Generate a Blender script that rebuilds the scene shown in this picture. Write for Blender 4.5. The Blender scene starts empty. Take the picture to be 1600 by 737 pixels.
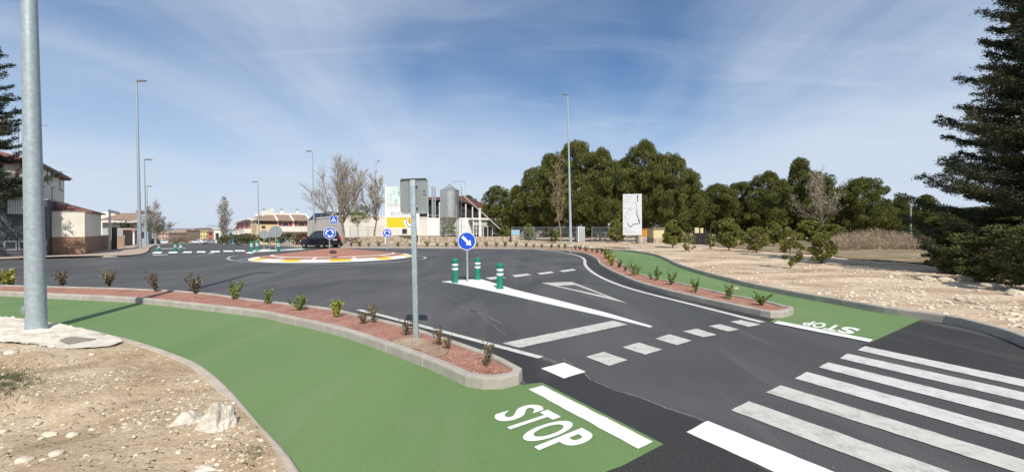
import bpy, bmesh, math, random
import numpy as np
from mathutils import Vector, Matrix, noise
R = math.radians
PI = math.pi
sc = bpy.context.scene
col = sc.collection

# ------------------------------------------------------------------ camera, light, exposure
F, CX, HY, EYE = 650.0, 800.0, 360.0, 1.9
cam_d = bpy.data.cameras.new('camera')
cam = bpy.data.objects.new('camera', cam_d)
col.objects.link(cam)
cam.location = (0, 0, EYE)
cam.rotation_euler = (R(90), 0, 0)
cam_d.sensor_width = 36.0
cam_d.lens = F / 1600 * 36
cam_d.shift_y = -8.5 / 1600
cam_d.clip_start = 0.1
cam_d.clip_end = 6000
sc.camera = cam

SUN_EL = 47.0
SX, SY = 0.206, -0.978          # horizontal direction towards the sun
world = bpy.data.worlds.new("World")
sc.world = world
world.use_nodes = True
wn, wl = world.node_tree.nodes, world.node_tree.links
wn.clear()
w_out = wn.new('ShaderNodeOutputWorld')
w_bg = wn.new('ShaderNodeBackground')
w_bg.inputs['Strength'].default_value = 0.088
sky = wn.new('ShaderNodeTexSky')
sky.sky_type = 'NISHITA'
sky.sun_disc = False
sky.sun_elevation = R(SUN_EL)
sky.sun_rotation = math.atan2(SX, SY)
sky.altitude = 600
sky.air_density = 1.0
sky.dust_density = 1.1
sky.ozone_density = 1.3
# thin wind-drawn cirrus mixed over the sky
tc = wn.new('ShaderNodeTexCoord')
sep = wn.new('ShaderNodeSeparateXYZ'); wl.new(tc.outputs['Generated'], sep.inputs[0])
zc = wn.new('ShaderNodeMath'); zc.operation = 'MAXIMUM'; wl.new(sep.outputs['Z'], zc.inputs[0]); zc.inputs[1].default_value = 0.0
za = wn.new('ShaderNodeMath'); za.operation = 'ADD'; wl.new(zc.outputs[0], za.inputs[0]); za.inputs[1].default_value = 0.13
dx = wn.new('ShaderNodeMath'); dx.operation = 'DIVIDE'; wl.new(sep.outputs['X'], dx.inputs[0]); wl.new(za.outputs[0], dx.inputs[1])
dy = wn.new('ShaderNodeMath'); dy.operation = 'DIVIDE'; wl.new(sep.outputs['Y'], dy.inputs[0]); wl.new(za.outputs[0], dy.inputs[1])
cmb = wn.new('ShaderNodeCombineXYZ'); wl.new(dx.outputs[0], cmb.inputs[0]); wl.new(dy.outputs[0], cmb.inputs[1])
def cloud_layer(scale, rot, sy, detail, lo, hi, dist=0.4, rough=0.6, off=(0, 0, 0)):
    mp = wn.new('ShaderNodeMapping'); wl.new(cmb.outputs[0], mp.inputs[0])
    mp.inputs['Rotation'].default_value = (0, 0, R(rot)); mp.inputs['Scale'].default_value = (1, sy, 1)
    mp.inputs['Location'].default_value = off
    nz = wn.new('ShaderNodeTexNoise'); wl.new(mp.outputs[0], nz.inputs['Vector'])
    nz.inputs['Scale'].default_value = scale; nz.inputs['Detail'].default_value = detail
    nz.inputs['Roughness'].default_value = rough; nz.inputs['Distortion'].default_value = dist
    mr = wn.new('ShaderNodeMapRange'); mr.interpolation_type = 'SMOOTHSTEP'; wl.new(nz.outputs['Fac'], mr.inputs[0])
    mr.inputs[1].default_value = lo; mr.inputs[2].default_value = hi
    return mr.outputs[0]
c1 = cloud_layer(0.50, 62, 0.62, 7, 0.27, 0.64, 0.6, 0.50, (3.1, 1.7, 0))
c2 = cloud_layer(0.9, 28, 3.2, 9, 0.42, 0.78, 0.9, 0.62, (0.4, 5.2, 0))
mx = wn.new('ShaderNodeMath'); mx.operation = 'MULTIPLY_ADD'; wl.new(c2, mx.inputs[0]); mx.inputs[1].default_value = 0.2; 
c1m = wn.new('ShaderNodeMath'); c1m.operation = 'MULTIPLY'; wl.new(c1, c1m.inputs[0]); c1m.inputs[1].default_value = 0.94
wl.new(c1m.outputs[0], mx.inputs[2])
# more veil low down, less overhead
vz = wn.new('ShaderNodeMapRange'); wl.new(zc.outputs[0], vz.inputs[0])
vz.inputs[1].default_value = 0.02; vz.inputs[2].default_value = 0.5; vz.inputs[3].default_value = 1.0; vz.inputs[4].default_value = 0.72
mv = wn.new('ShaderNodeMath'); mv.operation = 'MULTIPLY'; mv.use_clamp = True; wl.new(mx.outputs[0], mv.inputs[0]); wl.new(vz.outputs[0], mv.inputs[1])
mixc = wn.new('ShaderNodeMix'); mixc.data_type = 'RGBA'
hz = wn.new('ShaderNodeMapRange'); hz.interpolation_type = 'SMOOTHSTEP'; wl.new(sep.outputs['Z'], hz.inputs[0])
hz.inputs[1].default_value = 0.0; hz.inputs[2].default_value = 0.36; hz.inputs[3].default_value = 0.9; hz.inputs[4].default_value = 0.0
scr = wn.new('ShaderNodeMath'); scr.operation = 'MULTIPLY_ADD'; scr.use_clamp = True    # veil + (1 - veil) * haze
inv = wn.new('ShaderNodeMath'); inv.operation = 'SUBTRACT'; inv.inputs[0].default_value = 1.0; wl.new(mv.outputs[0], inv.inputs[1])
wl.new(inv.outputs[0], scr.inputs[0]); wl.new(hz.outputs[0], scr.inputs[1]); wl.new(mv.outputs[0], scr.inputs[2])
wl.new(scr.outputs[0], mixc.inputs['Factor'])
# deepen the clear sky a little (polarised blue of the phone picture)
tint = wn.new('ShaderNodeMix'); tint.data_type = 'RGBA'; tint.blend_type = 'MULTIPLY'; tint.inputs['Factor'].default_value = 1.0
wl.new(sky.outputs['Color'], tint.inputs[6]); tint.inputs[7].default_value = (0.54, 0.83, 1.05, 1)
wl.new(tint.outputs[2], mixc.inputs[6])
mixc.inputs[7].default_value = (5.6, 6.35, 7.5, 1)
wl.new(mixc.outputs[2], w_bg.inputs['Color'])
wl.new(w_bg.outputs[0], w_out.inputs['Surface'])

sun_d = bpy.data.lights.new('sun', 'SUN')
sun_d.energy = 4.0
sun_d.angle = R(0.5)
sun_d.color = (1.0, 0.94, 0.85)
sun = bpy.data.objects.new('sun', sun_d)
col.objects.link(sun)
sun.location = (10, -40, 60)
_se = R(SUN_EL)
ldir = Vector((-SX * math.cos(_se), -SY * math.cos(_se), -math.sin(_se)))
sun.rotation_euler = ldir.to_track_quat('-Z', 'Y').to_euler()

sc.view_settings.view_transform = 'Standard'
sc.view_settings.look = 'None'
sc.view_settings.gamma = 1.0
sc.view_settings.exposure = 0.38
sc.view_settings.use_curve_mapping = False

# ------------------------------------------------------------------ helpers
def G(px, py, z=0.0):
    Y = F * (EYE - z) / (py - HY)
    return ((px - CX) * Y / F, Y)
def GP(pts, z=0.0):
    return [G(x, y, z) for x, y in pts]
def AT(px, Y):
    return (px - CX) * Y / F
def ZAT(py, Y):
    return EYE + (HY - py) * Y / F
def zf(X, Y):
    if Y < 50: return 0.0
    px = CX + F * X / Y
    w = min(1, max(0, (560 - px) / 110.0)); w = w * w * (3 - 2 * w)
    return -0.028 * (min(Y, 160) - 50) * w
def GZ(px, py):
    lo, hi = 3.0, 155.0
    f = lambda Y: HY + F * (EYE - zf(AT(px, Y), Y)) / Y - py
    if f(hi) > 0: return AT(px, hi), hi, zf(AT(px, hi), hi)
    for _ in range(50):
        m = (lo + hi) / 2
        if f(m) > 0: lo = m
        else: hi = m
    return AT(px, lo), lo, zf(AT(px, lo), lo)
UU, VV = Vector((0.787, 0.617)), Vector((-0.617, 0.787))
SROT = math.atan2(0.617, 0.787)
def S(u, v):
    p = UU * u + VV * v
    return p.x, p.y

def catmull(pts, n=8, closed=False):
    P = [Vector(p) for p in pts]
    out = []
    m = len(P)
    rng = range(m if closed else m - 1)
    for i in rng:
        p1, p2 = P[i], P[(i + 1) % m]
        p0 = P[i - 1] if (closed or i > 0) else p1 * 2 - p2
        p3 = P[(i + 2) % m] if (closed or i + 2 < m) else p2 * 2 - p1
        for k in range(n):
            t = k / n
            out.append(0.5 * ((2 * p1) + (p2 - p0) * t + (2 * p0 - 5 * p1 + 4 * p2 - p3) * t * t + (3 * p1 - p0 - 3 * p2 + p3) * t ** 3))
    if not closed: out.append(P[-1])
    return out
def resample(pts, step, closed=False):
    P = [Vector(p) for p in pts]
    if closed: P = P + [P[0]]
    L = [0]
    for a, b in zip(P, P[1:]): L.append(L[-1] + (b - a).length)
    n = max(2, int(round(L[-1] / step)))
    out = []; j = 0
    for k in range(n + (0 if closed else 1)):
        s = L[-1] * k / n
        while j < len(L) - 2 and L[j + 1] < s: j += 1
        d = L[j + 1] - L[j]
        out.append(P[j].lerp(P[j + 1], (s - L[j]) / d if d > 1e-9 else 0))
    return out
def offset_line(pts, d, closed=False):
    P = [Vector(p[:2]) for p in pts]; out = []; n = len(P)
    for i in range(n):
        a = P[i - 1] if (closed or i > 0) else P[i]
        b = P[(i + 1) % n] if (closed or i < n - 1) else P[i]
        t = (b - a)
        if t.length < 1e-9: t = Vector((1, 0))
        t.normalize()
        out.append(P[i] + Vector((-t.y, t.x)) * d)
    return out

def props(o, label=None, cat=None, group=None, kind=None):
    if label: o['label'] = label
    if cat: o['category'] = cat
    if group: o['group'] = group
    if kind: o['kind'] = kind
    return o
def empty(name, label, cat, loc=(0, 0, 0), rotz=0.0, group=None, lean=False):
    o = bpy.data.objects.new(name, None); col.objects.link(o)
    o.empty_display_size = 0.3
    o.location = loc; o.rotation_euler = (0, R(-1.25) if lean else 0, rotz)
    return props(o, label, cat, group)
def copy_tree(o, parent=None, label=None, group=None):
    c = o.copy(); col.objects.link(c)
    if parent is not None: c.parent = parent
    if label: c['label'] = label
    if group: c['group'] = group
    for ch in list(o.children):
        copy_tree(ch, c)
    return c

class MB:
    def __init__(s): s.v = []; s.f = []; s.m = []; s.cur = 0
    def add(s, vs, fs, mi=None):
        o = len(s.v); s.v += [tuple(v) for v in vs]
        for f in fs:
            s.f.append([i + o for i in f]); s.m.append(s.cur if mi is None else mi)
        return s
    def box(s, x0, x1, y0, y1, z0, z1, mi=None, M=None, c=0.0):
        vs = [(x, y, z) for z in (z0, z1) for y in (y0, y1) for x in (x0, x1)]
        if c > 0:      # chamfered box
            bm = bmesh.new(); q = [bm.verts.new(v) for v in vs]
            for f in ((0, 2, 3, 1), (4, 5, 7, 6), (0, 1, 5, 4), (2, 6, 7, 3), (0, 4, 6, 2), (1, 3, 7, 5)): bm.faces.new([q[i] for i in f])
            bmesh.ops.bevel(bm, geom=bm.edges[:], offset=c, segments=2, affect='EDGES', profile=0.6)
            bm.verts.index_update()
            V = [tuple(v.co) for v in bm.verts]; FF = [[v.index for v in f.verts] for f in bm.faces]; bm.free()
            if M is not None: V = [M @ Vector(v) for v in V]
            return s.add(V, FF, mi)
        if M is not None: vs = [M @ Vector(v) for v in vs]
        return s.add(vs, ((0, 2, 3, 1), (4, 5, 7, 6), (0, 1, 5, 4), (2, 6, 7, 3), (0, 4, 6, 2), (1, 3, 7, 5)), mi)
    def tube(s, path, rad, n=8, mi=None, cap=True):
        P = [Vector(p) for p in path]
        if not hasattr(rad, '__len__'): rad = [rad] * len(P)
        rings = []; prev = None
        for i, p in enumerate(P):
            t = (P[min(i + 1, len(P) - 1)] - P[max(i - 1, 0)])
            if t.length < 1e-9: t = Vector((0, 0, 1))
            t.normalize()
            a = Vector((0, 0, 1)).cross(t) if abs(t.z) < 0.95 else Vector((0, 1, 0)).cross(t)
            if prev is not None:
                a2 = prev - t * prev.dot(t)
                if a2.length > 1e-4: a = a2
            a.normalize(); b = t.cross(a); prev = a
            rings.append([p + (a * math.cos(2 * PI * k / n) + b * math.sin(2 * PI * k / n)) * rad[i] for k in range(n)])
        vs = [q for r in rings for q in r]; fs = []
        for i in range(len(P) - 1):
            for k in range(n):
                fs.append((i * n + k, i * n + (k + 1) % n, (i + 1) * n + (k + 1) % n, (i + 1) * n + k))
        if cap: fs.append(tuple(range(n - 1, -1, -1))); fs.append(tuple(range(len(vs) - n, len(vs))))
        return s.add(vs, fs, mi)
    def lathe(s, prof, c=(0, 0), n=24, mi=None):
        vs = []; fs = []
        for r, z in prof:
            for k in range(n): vs.append((c[0] + r * math.cos(2 * PI * k / n), c[1] + r * math.sin(2 * PI * k / n), z))
        for i in range(len(prof) - 1):
            for k in range(n): fs.append((i * n + k, i * n + (k + 1) % n, (i + 1) * n + (k + 1) % n, (i + 1) * n + k))
        fs.append(tuple(range(n - 1, -1, -1))); fs.append(tuple(range(len(vs) - n, len(vs))))
        return s.add(vs, fs, mi)
    def prism(s, poly, a0, a1, axis='z', mi=None, M=None):
        n = len(poly)
        def mk(p, a): return {'z': (p[0], p[1], a), 'y': (p[0], a, p[1]), 'x': (a, p[0], p[1])}[axis]
        vs = [mk(p, a0) for p in poly] + [mk(p, a1) for p in poly]
        if M is not None: vs = [M @ Vector(v) for v in vs]
        fs = [tuple(range(n - 1, -1, -1)), tuple(range(n, 2 * n))] + [(i, (i + 1) % n, n + (i + 1) % n, n + i) for i in range(n)]
        return s.add(vs, fs, mi)
    def build(s, name, mats, parent=None, smooth=False, fix=True):
        me = bpy.data.meshes.new(name)
        me.from_pydata(s.v, [], s.f)
        mats = mats if isinstance(mats, (list, tuple)) else [mats]
        for m in mats: me.materials.append(m)
        if len(mats) > 1: me.polygons.foreach_set('material_index', s.m)
        if fix and len(s.f) < 60000:
            bm = bmesh.new(); bm.from_mesh(me); bmesh.ops.recalc_face_normals(bm, faces=bm.faces[:]); bm.to_mesh(me); bm.free()
        if smooth: 
            me.shade_smooth()
            if hasattr(me, 'set_sharp_from_angle'): me.set_sharp_from_angle(angle=R(38))
        me.update()
        o = bpy.data.objects.new(name, me); col.objects.link(o)
        if parent is not None: o.parent = parent
        return o

# ---- materials
def srgb(r, g, b):
    f = lambda c: ((c / 255 + 0.055) / 1.055) ** 2.4 if c > 10 else c / 255 / 12.92
    return (f(r), f(g), f(b))
MATS = {}
def mat(name, color, rough=0.6, var=0.0, scale=4.0, bump=0.0, bscale=30.0, metal=0.0, spec=0.5, color2=None, coord='Object', detail=5,
        speck=0.0, speck_scale=200.0, island=0.0, lo=0.35, hi=0.65, trans=0.0, alpha=None, coat=0.0, bdist=0.02):
    if name in MATS: return MATS[name]
    m = bpy.data.materials.new(name); m.use_nodes = True
    n, l = m.node_tree.nodes, m.node_tree.links
    b = n['Principled BSDF']
    b.inputs['Roughness'].default_value = rough; b.inputs['Metallic'].default_value = metal
    b.inputs['Specular IOR Level'].default_value = spec
    if coat: b.inputs['Coat Weight'].default_value = coat
    if trans: b.inputs['Transmission Weight'].default_value = trans
    if alpha is not None: b.inputs['Alpha'].default_value = alpha
    c = (*color, 1)
    t = n.new('ShaderNodeTexCoord')
    src = None
    if var > 0 or color2:
        nz = n.new('ShaderNodeTexNoise'); l.new(t.outputs[coord], nz.inputs['Vector'])
        nz.inputs['Scale'].default_value = scale; nz.inputs['Detail'].default_value = detail; nz.inputs['Roughness'].default_value = 0.6
        rmp = n.new('ShaderNodeMapRange'); l.new(nz.outputs['Fac'], rmp.inputs[0]); rmp.inputs[1].default_value = lo; rmp.inputs[2].default_value = hi
        mxn = n.new('ShaderNodeMix'); mxn.data_type = 'RGBA'; l.new(rmp.outputs[0], mxn.inputs['Factor'])
        c2 = color2 or tuple(min(1, k * (1 + var)) for k in color)
        c1_ = color if color2 else tuple(k * (1 - var) for k in color)
        mxn.inputs[6].default_value = (*c1_, 1); mxn.inputs[7].default_value = (*c2, 1)
        src = mxn.outputs[2]
    if speck > 0:
        nz = n.new('ShaderNodeTexNoise'); l.new(t.outputs[coord], nz.inputs['Vector']); nz.inputs['Scale'].default_value = speck_scale; nz.inputs['Detail'].default_value = 2
        rmp = n.new('ShaderNodeMapRange'); l.new(nz.outputs['Fac'], rmp.inputs[0]); rmp.inputs[1].default_value = 0.3; rmp.inputs[2].default_value = 0.7
        rmp.inputs[3].default_value = 1 - speck; rmp.inputs[4].default_value = 1 + speck
        vm = n.new('ShaderNodeVectorMath'); vm.operation = 'SCALE'
        if src: l.new(src, vm.inputs[0])
        else: vm.inputs[0].default_value = color
        l.new(rmp.outputs[0], vm.inputs['Scale']); src = vm.outputs[0]
    if island > 0:
        ge = n.new('ShaderNodeNewGeometry')
        rmp = n.new('ShaderNodeMapRange'); l.new(ge.outputs['Random Per Island'], rmp.inputs[0]); rmp.inputs[3].default_value = 1 - island; rmp.inputs[4].default_value = 1 + island
        vm = n.new('ShaderNodeVectorMath'); vm.operation = 'SCALE'
        if src: l.new(src, vm.inputs[0])
        else: vm.inputs[0].default_value = color
        l.new(rmp.outputs[0], vm.inputs['Scale']); src = vm.outputs[0]
    if src: l.new(src, b.inputs['Base Color'])
    else: b.inputs['Base Color'].default_value = c
    if bump > 0:
        nz = n.new('ShaderNodeTexNoise'); l.new(t.outputs[coord], nz.inputs['Vector']); nz.inputs['Scale'].default_value = bscale; nz.inputs['Detail'].default_value = 6; nz.inputs['Roughness'].default_value = 0.65
        bp = n.new('ShaderNodeBump'); bp.inputs['Strength'].default_value = bump; bp.inputs['Distance'].default_value = bdist
        l.new(nz.outputs['Fac'], bp.inputs['Height']); l.new(bp.outputs[0], b.inputs['Normal'])
    MATS[name] = m
    return m

def asphalt_mat(name, base, light, dust=(0.17, 0.155, 0.14), grain=(0.62, 1.42), k=0.55):
    m = bpy.data.materials.new(name); m.use_nodes = True
    n, l = m.node_tree.nodes, m.node_tree.links; b = n['Principled BSDF']
    t = n.new('ShaderNodeTexCoord')
    def nz(s, d, sy=1.0, rot=0, dist=0.0):
        mp = n.new('ShaderNodeMapping'); l.new(t.outputs['Object'], mp.inputs[0]); mp.inputs['Scale'].default_value = (1, sy, 1); mp.inputs['Rotation'].default_value = (0, 0, R(rot))
        x = n.new('ShaderNodeTexNoise'); l.new(mp.outputs[0], x.inputs['Vector']); x.inputs['Scale'].default_value = s; x.inputs['Detail'].default_value = d; x.inputs['Distortion'].default_value = dist; return x.outputs['Fac']
    def rng(a, lo, hi, o0=0, o1=1):
        r = n.new('ShaderNodeMapRange'); l.new(a, r.inputs[0]); r.inputs[1].default_value = lo; r.inputs[2].default_value = hi; r.inputs[3].default_value = o0; r.inputs[4].default_value = o1; return r.outputs[0]
    big = rng(nz(0.33, 8, 0.45, 25, 0.9), 0.33, 0.70)
    mixn = n.new('ShaderNodeMix'); mixn.data_type = 'RGBA'; l.new(big, mixn.inputs['Factor']); mixn.inputs[6].default_value = (*base, 1); mixn.inputs[7].default_value = (*light, 1)
    streak = rng(nz(1.1, 8, 0.16, 28, 0.9), 0.54, 0.84, 0, k)
    mix2 = n.new('ShaderNodeMix'); mix2.data_type = 'RGBA'; l.new(streak, mix2.inputs['Factor']); l.new(mixn.outputs[2], mix2.inputs[6]); mix2.inputs[7].default_value = (*dust, 1)
    sp = rng(nz(70, 3), 0.3, 0.72, *grain)
    vm = n.new('ShaderNodeVectorMath'); vm.operation = 'SCALE'; l.new(mix2.outputs[2], vm.inputs[0]); l.new(sp, vm.inputs['Scale'])
    # scattered pale grit
    vo = n.new('ShaderNodeTexVoronoi'); l.new(t.outputs['Object'], vo.inputs['Vector']); vo.inputs['Scale'].default_value = 5.0
    wn_ = n.new('ShaderNodeSeparateColor'); l.new(vo.outputs['Color'], wn_.inputs[0])
    g1 = rng(vo.outputs['Distance'], 0.02, 0.05, 1, 0); g2 = rng(wn_.outputs[0], 0.86, 0.9, 0, 1)
    mu = n.new('ShaderNodeMath'); mu.operation = 'MULTIPLY'; l.new(g1, mu.inputs[0]); l.new(g2, mu.inputs[1])
    mu2 = n.new('ShaderNodeMath'); mu2.operation = 'MULTIPLY'; l.new(mu.outputs[0], mu2.inputs[0]); mu2.inputs[1].default_value = 0.7
    mix3 = n.new('ShaderNodeMix'); mix3.data_type = 'RGBA'; l.new(mu2.outputs[0], mix3.inputs['Factor']); l.new(vm.outputs[0], mix3.inputs[6]); mix3.inputs[7].default_value = (0.4, 0.37, 0.33, 1)
    l.new(mix3.outputs[2], b.inputs['Base Color'])
    b.inputs['Roughness'].default_value = 0.78; b.inputs['Specular IOR Level'].default_value = 0.35
    bp = n.new('ShaderNodeBump'); bp.inputs['Strength'].default_value = 0.5; bp.inputs['Distance'].default_value = 0.006
    l.new(nz(120, 3), bp.inputs['Height']); l.new(bp.outputs[0], b.inputs['Normal'])
    return m
def dirt_mat(name, cols, scale=1.0, bump=0.7, stretch=1.0):
    m = bpy.data.materials.new(name); m.use_nodes = True
    n, l = m.node_tree.nodes, m.node_tree.links; b = n['Principled BSDF']
    t = n.new('ShaderNodeTexCoord')
    mp = n.new('ShaderNodeMapping'); l.new(t.outputs['Object'], mp.inputs[0]); mp.inputs['Scale'].default_value = (scale, scale * stretch, scale)
    def nz(s, d, r=0.6, dist=0.0):
        x = n.new('ShaderNodeTexNoise'); l.new(mp.outputs[0], x.inputs['Vector']); x.inputs['Scale'].default_value = s; x.inputs['Detail'].default_value = d; x.inputs['Roughness'].default_value = r; x.inputs['Distortion'].default_value = dist; return x.outputs['Fac']
    cr = n.new('ShaderNodeValToRGB'); l.new(nz(0.55, 9, 0.68, 0.6), cr.inputs[0])
    e = cr.color_ramp.elements
    while len(e) < len(cols): e.new(0.5)
    for i, (p, c) in enumerate(cols): e[i].position = p; e[i].color = (*c, 1)
    # small stones
    vo = n.new('ShaderNodeTexVoronoi'); l.new(mp.outputs[0], vo.inputs['Vector']); vo.inputs['Scale'].default_value = 14
    se = n.new('ShaderNodeSeparateColor'); l.new(vo.outputs['Color'], se.inputs[0])
    a = n.new('ShaderNodeMapRange'); l.new(vo.outputs['Distance'], a.inputs[0]); a.inputs[1].default_value = 0.28; a.inputs[2].default_value = 0.40; a.inputs[3].default_value = 1; a.inputs[4].default_value = 0
    q = n.new('ShaderNodeMapRange'); l.new(se.outputs[0], q.inputs[0]); q.inputs[1].default_value = 0.62; q.inputs[2].default_value = 0.72
    mu = n.new('ShaderNodeMath'); mu.operation = 'MULTIPLY'; l.new(a.outputs[0], mu.inputs[0]); l.new(q.outputs[0], mu.inputs[1])
    mu2 = n.new('ShaderNodeMath'); mu2.operation = 'MULTIPLY'; l.new(mu.outputs[0], mu2.inputs[0]); mu2.inputs[1].default_value = 0.28
    mx_ = n.new('ShaderNodeMix'); mx_.data_type = 'RGBA'; l.new(mu2.outputs[0], mx_.inputs['Factor']); l.new(cr.outputs[0], mx_.inputs[6]); mx_.inputs[7].default_value = (0.55, 0.47, 0.36, 1)
    sp = n.new('ShaderNodeMapRange'); l.new(nz(35, 4), sp.inputs[0]); sp.inputs[1].default_value = 0.3; sp.inputs[2].default_value = 0.7; sp.inputs[3].default_value = 0.78; sp.inputs[4].default_value = 1.22
    vm = n.new('ShaderNodeVectorMath'); vm.operation = 'SCALE'; l.new(mx_.outputs[2], vm.inputs[0]); l.new(sp.outputs[0], vm.inputs['Scale'])
    l.new(vm.outputs[0], b.inputs['Base Color'])
    b.inputs['Roughness'].default_value = 0.95; b.inputs['Specular IOR Level'].default_value = 0.15
    ad = n.new('ShaderNodeMath'); ad.operation = 'ADD'; l.new(nz(9, 8, 0.7), ad.inputs[0]); l.new(mu.outputs[0], ad.inputs[1])
    bp = n.new('ShaderNodeBump'); bp.inputs['Strength'].default_value = bump; bp.inputs['Distance'].default_value = 0.05
    l.new(ad.outputs[0], bp.inputs['Height']); l.new(bp.outputs[0], b.inputs['Normal'])
    return m

M_asph = asphalt_mat('asphalt', (0.054, 0.054, 0.055), (0.096, 0.095, 0.094))
M_asph_new = asphalt_mat('asphalt_fresh', (0.027, 0.026, 0.026), (0.046, 0.044, 0.042))
M_green = asphalt_mat('green_coating', (0.104, 0.188, 0.062), (0.146, 0.220, 0.084), (0.22, 0.235, 0.135), (0.88, 1.13), 0.5)
M_white = mat('road_paint', (0.74, 0.74, 0.70), 0.6, var=0.04, scale=6, speck=0.05, speck_scale=60)
def worn_paint(name, c, wear):
    m = bpy.data.materials.new(name); m.use_nodes = True
    n, l = m.node_tree.nodes, m.node_tree.links; b = n['Principled BSDF']
    t = n.new('ShaderNodeTexCoord')
    x = n.new('ShaderNodeTexNoise'); l.new(t.outputs['Object'], x.inputs['Vector']); x.inputs['Scale'].default_value = 5.0; x.inputs['Detail'].default_value = 12; x.inputs['Roughness'].default_value = 0.85
    r = n.new('ShaderNodeMapRange'); l.new(x.outputs['Fac'], r.inputs[0]); r.inputs[1].default_value = 0.47; r.inputs[2].default_value = 0.66; r.inputs[3].default_value = 0; r.inputs[4].default_value = wear
    mx_ = n.new('ShaderNodeMix'); mx_.data_type = 'RGBA'; l.new(r.outputs[0], mx_.inputs['Factor']); mx_.inputs[6].default_value = (*c, 1); mx_.inputs[7].default_value = (0.15, 0.145, 0.135, 1)
    l.new(mx_.outputs[2], b.inputs['Base Color']); b.inputs['Roughness'].default_value = 0.65
    return m
M_worn = worn_paint('road_paint_worn', (0.52, 0.505, 0.46), 0.65)
M_edge = worn_paint('road_paint_edge', (0.57, 0.56, 0.52), 0.55)
M_conc = mat('kerb_concrete', (0.36, 0.325, 0.28), 0.85, var=0.13, scale=3, bump=0.3, bscale=40, speck=0.08, speck_scale=90)
M_mort = mat('kerb_mortar', (0.66, 0.60, 0.49), 0.9, var=0.1, scale=20)
M_red = dirt_mat('red_gravel', [(0.3, (0.32, 0.145, 0.105)), (0.5, (0.41, 0.21, 0.155)), (0.7, (0.48, 0.28, 0.21))], 3.0, 0.9)
M_bed = dirt_mat('brown_bed_soil', [(0.3, (0.20, 0.13, 0.085)), (0.5, (0.32, 0.22, 0.15)), (0.7, (0.45, 0.35, 0.25))], 0.8, 0.8)
M_dirtL = dirt_mat('dirt_brown', [(0.25, (0.26, 0.175, 0.105)), (0.42, (0.41, 0.30, 0.19)), (0.55, (0.55, 0.43, 0.295)), (0.75, (0.68, 0.57, 0.43))], 1.0, 0.9)
M_dirtR = dirt_mat('dirt_pale', [(0.3, (0.26, 0.175, 0.115)), (0.42, (0.37, 0.265, 0.18)), (0.54, (0.54, 0.42, 0.30)), (0.70, (0.68, 0.57, 0.44))], 0.45, 0.9, 2.2)
M_scrub = dirt_mat('dirt_far', [(0.3, (0.12, 0.10, 0.06)), (0.5, (0.20, 0.155, 0.10)), (0.7, (0.32, 0.26, 0.18))], 0.2, 0.5)
M_galv = mat('galvanised_steel', (0.36, 0.42, 0.44), 0.5, var=0.12, scale=14, metal=0.35, bump=0.03, bscale=60)
M_galv_d = mat('grey_aluminium', (0.26, 0.285, 0.28), 0.5, var=0.05, scale=8, metal=0.3)
M_dark = mat('dark_grey', (0.03, 0.032, 0.036), 0.5)
M_wh = mat('white_render', (0.72, 0.70, 0.65), 0.8, var=0.05, scale=1.2, bump=0.1, bscale=20)
M_bark = mat('bark', (0.09, 0.062, 0.045), 0.95, var=0.3, scale=6, bump=0.6, bscale=20)
M_bark_pale = mat('bark_pale', (0.30, 0.25, 0.19), 0.9, var=0.25, scale=5, bump=0.3, bscale=20)
M_stone = mat('limestone', (0.46, 0.40, 0.31), 0.9, var=0.25, scale=5, bump=0.7, bscale=12, detail=8, island=0.2)

# ------------------------------------------------------------------ draped sheets
def drape(name, poly, mats, zfun, step=3.0, parent=None, stepY=None, kind='structure', smooth=True, poly_pts_3d=None):
    bm = bmesh.new()
    vs = [bm.verts.new((p[0], p[1], 0)) for p in poly]
    bm.faces.new(vs)
    bmesh.ops.triangulate(bm, faces=bm.faces[:])
    xs = [p[0] for p in poly]; ys = [p[1] for p in poly]
    for ax, lo, hi, st in ((0, min(xs), max(xs), step), (1, min(ys), max(ys), stepY or step)):
        k = math.ceil(lo / st) * st
        while k < hi:
            co = (k, 0, 0) if ax == 0 else (0, k, 0); no = (1, 0, 0) if ax == 0 else (0, 1, 0)
            bmesh.ops.bisect_plane(bm, geom=bm.verts[:] + bm.edges[:] + bm.faces[:], plane_co=co, plane_no=no)
            k += st
    for v in bm.verts: v.co.z = zfun(v.co.x, v.co.y)
    bmesh.ops.recalc_face_normals(bm, faces=bm.faces[:])
    for f in bm.faces:
        if f.normal.z < 0: f.normal_flip()
    me = bpy.data.meshes.new(name); bm.to_mesh(me); bm.free()
    me.materials.append(mats)
    if smooth: me.shade_smooth()
    o = bpy.data.objects.new(name, me); col.objects.link(o)
    if parent is not None: o.parent = parent
    elif kind: o['kind'] = kind
    return o
def flat(name, poly, m, z, parent=None, kind='structure'):
    bm = bmesh.new()
    if name in ('crosswalk_stripe', 'lane_dash', 'give_way_bar', 'stop_line'):      # brushed edges are never quite straight
        q = []; P_ = [Vector(p[:2]) for p in poly]; r_ = random.Random(len(bpy.data.objects))
        for a, b in zip(P_, P_[1:] + P_[:1]):
            n_ = max(1, int((b - a).length / .09)); q.append(a)
            q += [a.lerp(b, i / n_) + Vector((r_.uniform(-.006, .006), r_.uniform(-.006, .006))) for i in range(1, n_)]
        poly = q
    bm.faces.new([bm.verts.new((p[0], p[1], z)) for p in poly])
    bmesh.ops.triangulate(bm, faces=bm.faces[:])
    for f in bm.faces:
        f.normal_update()
        if f.normal.z < 0: f.normal_flip()
    me = bpy.data.meshes.new(name); bm.to_mesh(me); bm.free(); me.materials.append(m)
    o = bpy.data.objects.new(name, me); col.objects.link(o)
    if parent is not None: o.parent = parent
    elif kind: o['kind'] = kind
    return o
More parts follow.
